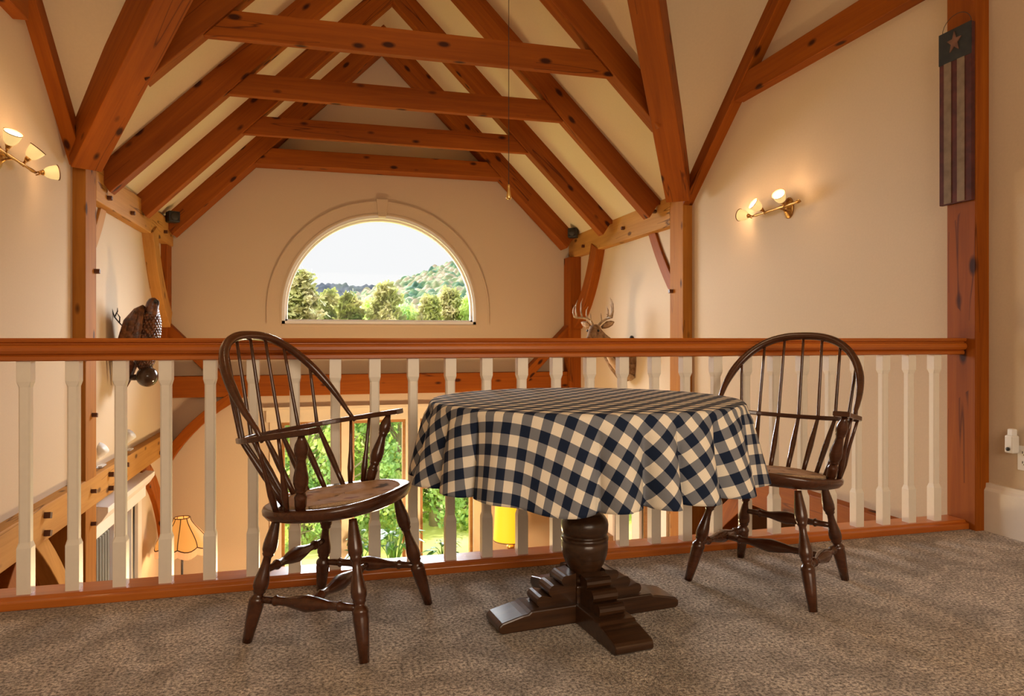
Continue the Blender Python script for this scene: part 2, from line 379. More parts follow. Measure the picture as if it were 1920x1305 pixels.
# ---------------------------------------------------------------- the house: key numbers (metres, loft floor = 0)
XL, XR, XC = -1.66, 3.09, .68           # inner faces of the posts, ridge
WL, WR = -1.745, 3.18                    # plaster faces
Y1, Y1b, YG = 5.72, 5.97, 8.80          # bent posts front/back, gable wall
ZP, ZPb = 2.26, 1.99                    # plates
ZR = 4.67                               # ceiling ridge
GT, GB = -.08, -.30                     # girts
ZF = -2.75                              # lower floor
YC, PC = 3.00, .88                      # cross gable ridge and pitch
HS = 2.51                               # half span to plaster behind the posts

# floors
struct(MB().box(-1.80, 3.19, -3.0, 2.96, -.26, 0).build('floor', 'carpet'))
struct(MB().box(-5.5, 6.5, -3.2, 9.0, ZF-.1, ZF).build('floor_lower', 'floorwood'))
# ceiling of the two crossing roofs
A = (XC, YC, ZR); yv = HS/PC
def ceil():
    m = MB(); zr = ZR-HS
    for sx in (1, -1):
        X = XC+sx*HS
        m.add([A, (XC, 9.0, ZR), (X, 9.0, zr), (X, YC+yv, zr)], [(0,1,2,3)])
        m.add([A, (X, YC+yv, zr), (X, YC, ZR)], [(0,1,2)])
        m.add([A, (X, YC, ZR), (X, YC-yv, zr)], [(0,1,2)])
        m.add([A, (X, YC-yv, zr), (X, -3.2, zr), (XC, -3.2, ZR)], [(0,1,2,3)])
    return m
struct(ceil().build('ceiling', 'ceil'))
# side walls above the girts, under the cross gables
def sidewall(name, x0, x1):
    yv2 = HS/PC
    zt = ZR-HS
    m = MB().box(x0, x1, -3.1, Y1+.1, GT, zt)
    m.prism([(YC-yv2-.03, zt), (YC+yv2+.03, zt), (YC+.0, ZR+.02)], 'x', x0, x1)
    return struct(m.build(name, 'wall'))
sidewall('wall_right', WR, WR+.15); sidewall('wall_left', WL-.15, WL)
# side walls of the hall bay, down to the lower floor, with windows
RW = [(6.30, 6.76), (6.95, 7.46)]       # right windows
panel('wall_right_hall', [(Y1+.1, ZF), (YG, ZF), (YG, 2.2), (Y1+.1, 2.2)],
      [[(a, -1.95), (b, -1.95), (b, -.72), (a, -.72)] for a, b in RW], .15, lambda u, v, t: (WR+t, u, v), 'wall')
panel('wall_left_hall', [(Y1+.1, ZF), (YG, ZF), (YG, 2.2), (Y1+.1, 2.2)],
      [[(6.28, -1.95), (7.45, -1.95), (7.45, -.62), (6.28, -.62)]], .15, lambda u, v, t: (WL-t, u, v), 'wall')
# gable wall with the arched window and three tall windows
ax, az, ar, aleg = .685, 1.12, 1.17, .16
def arch(r, leg=aleg, z0=az, n=48):
    return [(ax-r, z0), (ax+r, z0)]+[(ax+r*math.cos(PI*k/n), az+aleg+r*math.sin(PI*k/n)) for k in range(n+1)]
LW = [(-.49, .20), (.32, .97), (1.15, 1.82)]
WT, WB = -.05, -2.35
panel('wall_gable', [(-2.1, ZF), (3.5, ZF), (3.5, 1.83), (XC, ZR+.05), (-2.1, 1.87)],
      [arch(ar)]+[[(a, WB), (b, WB), (b, WT), (a, WT)] for a, b in LW], .16, lambda u, v, t: (u, YG+t, v), 'wall')
struct(MB().box(-5.6, 6.6, -3.2, -3.05, ZF, ZR).build('wall_back', 'wall'))
# rooms beside the hall on the lower level
struct(MB().box(-5.0, -4.85, -3.2, 9, ZF, -.1).build('wall_left_side_room', 'redwall'))
struct(MB().box(-5.0, WL-.15, 6.0, 6.12, ZF, -.1).build('wall_left_partition', 'redwall'))
struct(MB().box(5.6, 5.75, -3.2, 9, ZF, -.1).build('wall_right_side_room', 'brownwall'))
struct(MB().box(WR+.15, 5.7, 6.0, 6.12, ZF, -.1).build('wall_right_partition', 'brownwall'))
struct(MB().box(-5.0, WL-.15, -3.2, 6.1, -.10, -.04).build('ceiling_left_side_room', 'ceil'))
struct(MB().box(WR+.15, 5.7, -3.2, 6.1, -.10, -.04).build('ceiling_right_side_room', 'ceil'))

# ---------------------------------------------------------------- timber frame
def T(mb, name, axis, label, cat='timber beam', mat='timber', group=None, bevel=.006):
    o = mb.timber(name, mat, axis, bevel=bevel); return tag(o, label, cat, group)
Z, Yd, Xd = (0,0,1), (0,1,0), (1,0,0)
def pegs(par, pts, d, r=.014, ln=.035):
    pm = par.matrix_basis.inverted()
    for p in pts:
        p = Vector(p); dd = Vector(d)
        q = beam2(p-dd*.01, p+dd*ln, r*2, r*2, up=(0,.3,1))
        q.v = [tuple(pm @ Vector(v)) for v in q.v]
        q.build('peg', M['pegdark'], par)
M['pegdark'] = plain('dark_wood_peg', (.10, .03, .01), .5)
p1l = T(MB().box(XL-.24, XL, Y1, Y1b, ZF, ZP), 'timber_post', Z, 'tall square timber post on the left wall, in front of the mounted bird', 'post', 'post')
p1r = T(MB().box(XR, XR+.24, Y1, Y1b, ZF, ZP), 'timber_post', Z, 'tall square timber post on the right wall between deer head and wall light', 'post', 'post')
pgl = T(MB().box(-1.92, -1.68, 8.56, YG, ZF, ZPb), 'timber_post', Z, 'timber post in the far left corner beside the gable wall', 'post')
pgr = T(MB().box(3.03, 3.27, 8.56, YG, ZF, ZPb), 'timber_post', Z, 'timber post in the far right corner behind the deer head', 'post')
pk = T(MB().box(3.10, 3.34, 2.79, 2.96, -.3, 4.35), 'timber_post', Z, 'thick timber post at the right end of the balustrade carrying the painted board', 'post')
pll = T(beam2((XL-.12, Y1b, (ZP+ZPb)/2), (XL-.12, YG-.02, (ZP+ZPb)/2), .24, ZP-ZPb), 'wall_plate', Yd, 'pale timber plate along the top of the left wall under the rafter feet', mat='beam')
plr = T(beam2((XR+.12, Y1b, (ZP+ZPb)/2), (XR+.12, YG-.02, (ZP+ZPb)/2), .24, ZP-ZPb), 'wall_plate', Yd, 'timber plate along the top of the right wall above the deer head', mat='beam')
pegs(pll, [(XL, 6.25, 2.17), (XL, 6.25, 2.06), (XL, 6.95, 2.06), (XL, 8.3, 2.09)], (1,0,0))
pegs(plr, [(XR, 6.25, 2.17), (XR, 7.0, 2.12), (XR, 8.2, 2.08)], (-1,0,0))
pegs(p1l, [(XL, Y1b-.04, 1.45), (XL, Y1b-.10, .38), (XL, Y1b-.12, -.18), (XL, Y1b-.12, -.42)], (1,0,0))
pegs(p1r, [(XR, Y1b-.05, 1.38), (XR, Y1b-.1, .42), (XR, Y1b-.12, -.2)], (-1,0,0))
gl = T(MB().box(XL-.24, XL, -1, 8.56, GB, GT), 'floor_girt', Yd, 'pale horizontal girt low on the left wall seen between balusters, running to the gable', mat='beam')
gr = T(MB().box(XR, XR+.24, -1, 8.56, GB, GT), 'floor_girt', Yd, 'horizontal girt low on the right wall behind the right hand chair', mat='timber')
pegs(gl, [(XL, 4.95, -.14), (XL, 4.95, -.25), (XL, 6.3, -.14), (XL, 6.3, -.25), (XL, 6.75, -.14), (XL, 8.1, -.25)], (1,0,0), r=.018)
gg = T(MB().box(-1.68, 3.03, 8.64, YG-.01, .28, .52), 'gable_girt', Xd, 'horizontal girt crossing the gable wall under the arched window', mat='timber')
# rafters and collar ties
ZU = 4.39
RYS = [5.0, 6.16, 7.32, 8.52]
side_txt = {1: 'right', -1: 'left'}
ordn = ['nearest the loft', 'second from the loft', 'third from the loft', 'against the gable wall']
for i, y in enumerate(RYS):
    y1 = y+.13 if i < 3 else YG-.02
    for sx in (1, -1):
        pts = [(0, ZU), (2.30, ZU-2.30), (2.385, ZU-2.17), (2.46, ZU-2.17), (0, ZU+.29)]
        if i == 0:   # nearest pair dies into the valley rafter
            q = 1.82 if sx > 0 else 1.79; pts = [(0, ZU), (q, ZU-q), (q+.08, ZU+.22-q), (0, ZU+.30)]
        poly = [(XC+sx*a, z) for a, z in pts]
        T(MB().prism(poly, 'y', y, y1), 'rafter', (sx, 0, -1), '%s sloping rafter, %s' % (side_txt[sx], ordn[i]), 'rafter', group='common rafters')
    # collar tie
    zc, hc = 2.94, .185
    a0 = ZU-zc; a1 = ZU-zc-hc
    poly = [(XC-a0, zc), (XC+a0, zc), (XC+a1, zc+hc), (XC-a1, zc+hc)]
    T(MB().prism(poly, 'y', y+.02, y+.085 if i < 3 else YG-.02), 'collar_tie', Xd, 'horizontal collar tie between rafters, %s' % ordn[i], 'beam', group='collar ties')
# valley rafters (from the bent posts up to the crossing) and cross gable rafters on the side walls
def valley(sx):
    foot = Vector((3.06, 5.73, 2.24)) if sx > 0 else Vector((-1.70, 5.73, 2.24))
    top = Vector((.86, 2.62, 4.45)) if sx > 0 else Vector((.50, 2.62, 4.50))
    d = (top-foot).normalized()
    return beam2(foot+d*.06, top, .20, .30, up=(0,0,1)), d
for sx in (1, -1):
    m_, d = valley(sx)
    T(m_, 'valley_rafter', d, 'heavy diagonal valley rafter rising from the %s post to the roof crossing' % side_txt[sx], 'rafter')
def wallrafter(sx):
    x0, x1 = (3.09, 3.20) if sx > 0 else (-1.80, -1.655)
    lo = [(5.80, 2.00), (4.33, 3.33), (3.0, 4.42)]; w = .19
    poly = [(5.72, 2.134), (3.0, 4.473), (3.0, 4.72), (5.72, 2.38)]
    if sx < 0: poly = [(5.66, 2.176), (3.0, 4.56), (3.0, 4.80), (5.66, 2.42)]
    return MB().prism(poly, 'x', x0, x1)
T(wallrafter(1), 'wall_rafter', (0, -1, .85), 'sloping rafter on the right side wall above the wall light', 'rafter')
T(wallrafter(-1), 'wall_rafter', (0, -1, .85), 'sloping rafter on the left side wall above the wall light', 'rafter')
T(MB().box(3.10, 3.20, 2.96, 4.92, 2.80, 2.98), 'wall_collar', Yd, 'horizontal tie on the right side wall joining sloping rafter and thick post', 'beam')
T(MB().box(-1.80, -1.665, 2.9, 4.72, 2.80, 2.97), 'wall_collar', Yd, 'short horizontal tie at the top left corner of the left side wall', 'beam')
# knee braces
KB = 'knee brace'
def brace(mb, ax_, label, mat='timber'): return T(mb, 'knee_brace', ax_, label, KB, mat)
brace(curved((XR+.12, 6.05, 1.42), (XR+.12, 6.50, 2.02), (0, .02, -.01), .11, .13, Xd), (0,.6,.8), 'short knee brace between right post and wall plate, above the deer antlers')
brace(curved((XL-.12, 6.05, 1.60), (XL-.12, 6.42, 2.02), (0, .02, -.01), .11, .13, Xd), (0,.6,.8), 'short knee brace high on the left post under the pale wall plate', 'beam')
brace(curved((XR+.05, 8.58, 1.15), (XR+.05, 7.85, 2.04), (0, -.07, -.06), .13, .20, Xd), (0,-.6,.8), 'curved knee brace at the far right corner post behind the antlers')
brace(curved((XL-.05, 8.58, 1.15), (XL-.05, 7.80, 2.04), (0, -.07, -.06), .14, .20, Xd), (0,-.6,.8), 'curved knee brace at the far left corner post above the mounted bird', 'beam')
brace(beam2((-1.74, 8.71, 1.10), (-1.10, 8.71, .44), .11, .17, up=(0,1,0)), (1,0,-1), 'straight knee brace above the gable girt at the far left')
brace(beam2((3.09, 8.71, 1.10), (2.45, 8.71, .44), .11, .17, up=(0,1,0)), (-1,0,-1), 'straight knee brace above the gable girt at the far right')
brace(curved((-1.74, 8.71, -.46), (-.92, 8.71, .32), (-.06, 0, .06), .15, .11, Yd), (1,0,1), 'curved knee brace below the gable girt at the far left')
brace(curved((3.09, 8.71, -.46), (2.3, 8.71, .32), (.06, 0, .06), .15, .11, Yd), (-1,0,1), 'curved knee brace below the gable girt at the far right')
brace(curved((XL-.12, 5.0, -.28), (XL-.12, 5.83, -1.25), (0, .06, .04), .13, .13, Xd), (0,.6,-.8), 'pale knee brace under the left girt in front of the dark red wall', 'beam')
brace(curved((XL-.12, 4.85, -.28), (XL-.12, 4.1, -1.25), (0, -.06, .04), .13, .13, Xd), (0,.6,-.8), 'dark knee brace at the bottom left corner under the left girt')
brace(curved((XL-.10, 7.55, -.28), (XL-.10, 8.60, -1.35), (0, .14, .10), .13, .2, Xd), (0,.6,-.8), 'curved knee brace under the left girt at the far corner post')
brace(curved((XR+.12, 4.85, -.28), (XR+.12, 5.83, -1.25), (0, .06, .05), .13, .15, Xd), (0,.6,-.8), 'lamplit orange knee brace under the right girt behind the right chair')
brace(curved((XR+.10, 7.75, -.28), (XR+.10, 8.60, -1.25), (0, .14, .10), .13, .2, Xd), (0,.6,-.8), 'curved knee brace under the right girt at the far corner post')

# ---------------------------------------------------------------- windows
def ring(r0, r1, y0, y1, leg=aleg, z0=None, n=48, base=True):
    """half-round ring with straight legs"""
    z0 = az if z0 is None else z0
    def pts(r): return [(ax+r, z0)]+[(ax+r*math.cos(PI*k/n), az+aleg+r*math.sin(PI*k/n)) for k in range(n+1)]+[(ax-r, z0)]
    a, b = pts(r0), pts(r1); n2 = len(a); vs = []
    for y in (y0, y1):
        vs += [(u, y, w) for u, w in a]+[(u, y, w) for u, w in b]
    fs = []
    for i in range(n2-1):
        fs += [(i, i+1, n2+i+1, n2+i), (2*n2+i, 3*n2+i, 3*n2+i+1, 2*n2+i+1), (i, 2*n2+i, 2*n2+i+1, i+1), (n2+i, n2+i+1, 3*n2+i+1, 3*n2+i)]
    fs += [(0, n2, 3*n2, 2*n2), (n2-1, 3*n2-1, 4*n2-1, 2*n2-1)]
    return MB().add(vs, fs)
w1 = struct(ring(ar-.035, ar, YG-.005, YG+.12).add(*[MB().box(ax-ar, ax+ar, YG-.005, YG+.12, az, az+.035).v, MB().box(0,1,0,1,0,1).f]).build('window_1', 'white'))
ring(ar-.06, ar-.035, YG+.05, YG+.12, z0=az+.035).add(MB().box(ax-ar+.035, ax+ar-.035, YG+.05, YG+.12, az+.035, az+.055).v, MB().box(0,1,0,1,0,1).f).build('window_sash', M['trim'], w1)
gm = MB(); poly = arch(ar-.04, z0=az+.04); gm.prism([(u, w) for u, w in poly], 'y', YG+.095, YG+.10); gm.build('window_pane', 'glass', w1)
tr1 = struct(ring(ar+.005, ar+.17, YG-.012, YG-.0, z0=az+.0).build('trim_1', 'wall'))
ring(ar+.0, ar+.02, YG-.018, YG-.012, z0=az).build('trim_bead', 'wall', tr1)
ring(ar+.15, ar+.17, YG-.018, YG-.012, z0=az).build('trim_bead', 'wall', tr1)
zt = az+aleg+ar
ks = MB().prism([(ax-.045, zt-.02), (ax+.045, zt-.02), (ax+.075, zt+.20), (ax-.075, zt+.20)], 'y', YG-.035, YG)
ks.build('keystone', 'wall', tr1, bevel=.006)
struct(MB().box(ax-ar-.005, ax+ar+.005, YG-.012, YG, az-.03, az-.0).build('trim_2', 'wall', bevel=.008))
k = 2
for j, (a, b) in enumerate(LW):
    m = MB(); y0, y1 = YG+.02, YG+.12; f = .035
    m.box(a, a+f, y0, y1, WB, WT).box(b-f, b, y0, y1, WB, WT).box(a+f, b-f, y0, y1, WT-f, WT).box(a+f, b-f, y0, y1, WB, WB+f)
    w = struct(m.build('window_%d' % k, 'wframe')); k += 1
    MB().box(a+f, b-f, y0+.03, y1-.02, -.93, -.90).build('window_rail', 'wframe', w)
    MB().box(a+f, b-f, YG+.075, YG+.08, WB+f, WT-f).build('window_pane', 'glass', w)
# casings of the tall windows
m = MB()
for a, b in [(-.62, -.49), (.20, .32), (.97, 1.15), (1.82, 1.95)]: m.box(a, b, YG-.02, YG+.03, WB-.1, WT+.01)
m.box(-.66, 1.99, YG-.03, YG+.03, WT+.01, WT+.15).box(-.70, 2.03, YG-.06, YG, WT+.15, WT+.19)
struct(m.build('trim_3', 'trimwarm', bevel=.004))
struct(MB().box(-.75, 2.1, YG-.10, YG, WB-.12, WB-.06).build('trim_4', 'trimwarm'))
# right hall windows
for (a, b) in RW:
    m = MB(); x0, x1 = WR+.02, WR+.10; f = .03
    m.box(x0, x1, a, a+f, -1.95, -.72).box(x0, x1, b-f, b, -1.95, -.72).box(x0, x1, a+f, b-f, -.75, -.72).box(x0, x1, a+f, b-f, -1.95, -1.92)
    w = struct(m.build('window_%d' % k, 'wframe')); k += 1
    MB().box(WR+.05, WR+.055, a+f, b-f, -1.92, -.75).build('window_pane', 'glass', w)
m = MB()
for a, b in [(6.16, 6.30), (6.76, 6.95), (7.46, 7.6)]: m.box(WR-.03, WR+.02, a, b, -2.0, -.70)
m.box(WR-.04, WR+.02, 6.14, 7.62, -.72, -.58); m.box(WR-.06, WR+.02, 6.1, 7.66, -2.06, -1.98)
struct(m.build('trim_5', 'trim', bevel=.004))
# left hall window with its boxed valance
m = MB(); f = .04
m.box(WL-.10, WL-.02, 6.28, 6.28+f, -1.95, -.62).box(WL-.10, WL-.02, 7.45-f, 7.45, -1.95, -.62).box(WL-.10, WL-.02, 6.84, 6.89, -1.95, -.62).box(WL-.10, WL-.02, 6.3, 7.43, -1.95, -1.9).box(WL-.10, WL-.02, 6.3, 7.43, -.66, -.62)
w = struct(m.build('window_%d' % k, 'white')); k += 1
MB().box(WL-.06, WL-.055, 6.30, 7.43, -1.92, -.64).build('window_pane', 'glassdk', w)
m = MB()
m.box(WL-.02, WL+.03, 6.14, 6.28, -2.0, -.60).box(WL-.02, WL+.03, 7.45, 7.59, -2.0, -.60)
struct(m.build('trim_6', 'trim', bevel=.004))
# cornice over left window
cor = [(WL, -.60), (WL+.05, -.60), (WL+.05, -.50), (WL+.09, -.46), (WL+.13, -.40), (WL+.13, -.36), (WL, -.34)]
struct(MB().prism([(a, b) for a, b in cor], 'y', 6.10, 7.66).build('trim_7', 'white', bevel=.004))
m = MB()
for kk in range(9):
    y = 6.14+kk*.035; m.tube([(WL+.03+.012*(kk % 2), y, -.61), (WL+.03+.012*(kk % 2), y, -2.0)], .02, 8)
tag(m.build('window_curtain', 'grey'), 'grey curtain hanging at the near side of the left hall window', 'curtain')

# ---------------------------------------------------------------- near right wall: baseboard, outlet
bb = [(3.155, 0), (WR, 0), (WR, .235), (3.162, .235), (3.160, .215), (3.150, .20), (3.150, .0)]
struct(MB().prism(bb, 'y', -3.0, 2.79).build('baseboard_right', 'trim'))
ot = thing('electrical_outlet', 'white electrical outlet on the right wall above the baseboard', 'outlet', (WR, 2.60, .385))
MB().box(-.006, 0, -.036, .036, -.058, .058).build('cover_plate', 'outlet', ot, bevel=.002)
for dz in (-.020, .026):
    q = MB().box(-.009, -.005, -.017, .017, dz-.014, dz+.014).build('receptacle', 'outlet', ot, bevel=.002)
    MB().box(-.0105, -.0085, -.009, -.006, dz-.004, dz+.007).box(-.0105, -.0085, .006, .009, dz-.004, dz+.007).box(-.0105, -.0085, -.002, .002, dz-.011, dz-.006).build('slot', 'slot', q)
nl = thing('night_light', 'small white plug-in night light above the outlet on the right wall', 'night light', (WR, 2.645, .445))
MB().box(-.05, -.006, -.022, .022, -.04, .045).build('housing', 'outlet', nl, bevel=.008)
MB().tube([(-.05, 0, -.02), (-.056, 0, -.02)], .009, 12).build('sensor', 'slot', nl)
MB().box(-.040, -.012, -.016, .016, .040, .075).build('lens', 'white', nl, bevel=.006)

# ---------------------------------------------------------------- balustrade
rl = thing('balustrade', 'loft balustrade with moulded cherry handrail and white square balusters', 'railing', (0, 2.89, 0))
prof = [(-.030,.868),(-.036,.872),(-.036,.884),(-.030,.889),(-.044,.895),(-.050,.905),(-.050,.916),(-.044,.924),(-.034,.928),(-.034,.931),(-.046,.936),(-.050,.944),(-.044,.950)]
full = prof+[(-u, w) for u, w in reversed(prof)]
m = MB().prism(full, 'x', -1.79, 3.10); o = m.timber('handrail', 'rail', Xd, parent=rl, bevel=0)
o2 = MB().prism([(-.062,0),(.07,0),(.07,.042),(-.04,.042),(-.045,.032),(-.062,.028)], 'x', -1.79, 3.10).timber('base_rail', 'rail', Xd, parent=rl, bevel=.003)
def baluster():
    m = MB(); h = .0225; c = .0185; k = .012
    def sq(z, a, ch): return [(a-ch,-a,z),(a,-a+ch,z),(a,a-ch,z),(a-ch,a,z),(-a+ch,a,z),(-a,a-ch,z),(-a,-a+ch,z),(-a+ch,-a,z)]
    lv = [(.0, h, .001), (.165, h, .001), (.185, c, .006), (.735, c, .006), (.755, h, .001), (.868-.04, h, .001)]
    vs = []
    for z, a, ch in lv: vs += sq(z, a, ch)
    fs = [tuple(range(8))[::-1], tuple(range(40, 48))]
    for i in range(5):
        for q in range(8): fs.append((i*8+q, i*8+(q+1) % 8, i*8+8+(q+1) % 8, i*8+8+q))
    return m.add(vs, fs)
bme = baluster().mesh('baluster', 'balus')
for i in range(-4, 27):
    ob = bpy.data.objects.new('baluster', bme); COL.objects.link(ob); ob.parent = rl; ob.location = (-1.029+i*.153, .0, .04)

# ---------------------------------------------------------------- table and cloth
TX, TY, TR, TZ = .868, 2.30, .52, .742
tb = thing('pedestal_table', 'round dark oak pedestal table on four carved feet under the checked cloth', 'table', (TX, TY, 0), math.radians(6))
MB().tube([(0,0,TZ-.028), (0,0,TZ-.022), (0,0,TZ-.006), (0,0,TZ-.003)], [TR-.012, TR-.003, TR-.003, TR-.012], 64).build('tabletop', 'oak', tb)
pr = [(.705,.16),(.68,.16),(.675,.07),(.60,.05),(.45,.046),(.385,.050),(.362,.058),(.355,.055),(.347,.060),(.338,.070),(.325,.0785),(.310,.0815),(.290,.080),(.281,.0775),(.277,.073),(.272,.078),(.266,.0815),(.260,.0815),(.255,.077),(.251,.080),(.230,.080),(.205,.076),(.180,.067),(.160,.056),(.150,.052),(.144,.053),(.141,.060),(.134,.064),(.126,.064),(.120,.058),(.112,.058)]
MB().tube([(0,0,z) for z, r in pr], [r for z, r in pr], 36).build('turned_column', 'oak', tb)
MB().box(-.056,.056,-.056,.056,.0,.118).build('plinth_block', 'oak', tb, bevel=.004)
for q in range(4):
    a = q*PI/2; R = Matrix.Rotation(a, 4, 'Z')
    fp = [(.05,.0),(.325,.0),(.337,.008),(.337,.026),(.325,.036),(.255,.052),(.235,.054),(.225,.062),(.05,.062)]
    m = MB().prism([(u, w) for u, w in fp], 'y', -.066, .066); m.v = [tuple(R @ Vector(v)) for v in m.v]
    ft = m.build('foot', 'oak', tb, bevel=.005)
    # scrolled bracket of stepped rolls
    def rolls():
        pts = [(.055,.062),(.200,.062)]
        for cx_, cz, r in ((.178,.080,.019),(.132,.108,.021),(.090,.138,.018)):
            for t in range(7):
                an = -PI*.32+PI*.95*t/6; pts.append((cx_+r*math.cos(an), cz+r*math.sin(an)))
        pts.append((.055,.160)); return pts
    m = MB().prism(rolls(), 'y', -.045, .045); m.v = [tuple(R @ Vector(v)) for v in m.v]
    m.build('scroll_bracket', 'oak', ft, bevel=.0)
# the cloth
val = [8,30,50,72,95,118,140,160,180,198.5,214,253,267,278,293.5,312,331,350]
def fold(deg):
    v = val+[val[0]+360]; d = deg
    if d < v[0]: d += 360
    for i in range(len(v)-1):
        if v[i] <= d <= v[i+1]:
            w = v[i+1]-v[i]; t = (d-v[i])/w
            base = math.sin(PI*t)**.62*2-1
            return base, w
    return 0, 15
def cloth():
    NP, hang = 540, .262
    ss = [0, .1, .2, .3, .4, .46, .49, .505]+[.515+hang*i/30 for i in range(31)]
    vs = []; uv = []; rot = math.radians(44)
    for s in ss:
        for k in range(NP):
            ph = 2*PI*k/NP; deg = math.degrees(ph); F, w = fold(deg)
            h = max(0, s-.515); R0 = .518; rc = .018
            if h <= 0: r, z = s, TZ+.002-(.001 if s > .5 else 0)
            else:
                hl = hang + .006*math.sin(3*ph+1)
                t = h/hang
                A = min(.042, .0030*w*.95+.010) * (t**.8)
                if 36 < w: A = .016*t
                wob = .006*t*math.sin(ph*13+2*t)+.004*t*math.sin(ph*29+1)
                if 36 < w: wob += .010*t*math.sin(math.radians((deg-214)/39*360*1.5))
                q = min(h, rc*PI/2)
                rr = R0-.003+rc*math.sin(q/rc); zz = TZ+.002-rc*(1-math.cos(q/rc))
                rest = h-q
                flare = .10
                r = rr+flare*rest+(A*F+wob)*min(1, rest/.03)+.006*t
                dr = flare*rest+abs(A*F)*.5
                z = zz-math.sqrt(max(0, rest*rest-dr*dr*.6))
                if 205 < deg < 262: z -= .022*t*math.exp(-((deg-243)/13)**2)
            # gentle wrinkle on the edge roll
            vs.append((TX+r*math.cos(ph), TY+r*math.sin(ph), z))
            uv.append((s*math.cos(ph-rot), s*math.sin(ph-rot)))
    fs = []
    for i in range(len(ss)-1):
        for k in range(NP): fs.append((i*NP+k, i*NP+(k+1) % NP, (i+1)*NP+(k+1) % NP, (i+1)*NP+k))
    me = bpy.data.meshes.new('tablecloth'); me.from_pydata(vs, [], fs)
    ul = me.uv_layers.new(name='UVMap')
    for p in me.polygons:
        p.use_smooth = True
        for li in p.loop_indices: ul.data[li].uv = uv[me.loops[li].vertex_index]
    me.materials.append(M['gingham'])
    o = bpy.data.objects.new('tablecloth', me); COL.objects.link(o)
    sd = o.modifiers.new('solid', 'SOLIDIFY'); sd.thickness = .0012; sd.offset = 1
    return o
tag(cloth(), 'navy and cream gingham tablecloth draped over the round table', 'tablecloth')

# ---------------------------------------------------------------- windsor chairs
LEG = [(0,.012),(.03,.0135),(.10,.0175),(.17,.0215),(.21,.0225),(.25,.0215),(.275,.017),(.285,.0185),(.295,.0155),(.31,.0125),(.36,.0135),(.42,.0175),(.48,.0225),(.515,.0240),(.55,.0235),(.575,.019),(.585,.0205),(.60,.0165),(.615,.0155),(.63,.021),(.645,.0245),(.665,.0250),(.675,.0235),(.70,.0240),(.85,.0195),(1.0,.0145)]
ARMP = [(0,.009),(.05,.012),(.12,.019),(.18,.0215),(.24,.020),(.275,.0155),(.285,.0175),(.295,.0155),(.33,.0135),(.42,.017),(.55,.0225),(.63,.0225),(.69,.018),(.71,.0165),(.72,.0185),(.73,.0155),(.76,.0135),(.80,.0175),(.815,.0195),(.83,.0185),(.92,.018),(1,.014)]
STR = [(0,.0095),(.12,.0115),(.17,.0125),(.18,.0165),(.195,.0165),(.205,.0125),(.30,.0135),(.40,.021),(.5,.0265),(.60,.021),(.70,.0135),(.795,.0125),(.805,.0165),(.82,.0165),(.83,.0125),(.88,.0115),(1,.0095)]
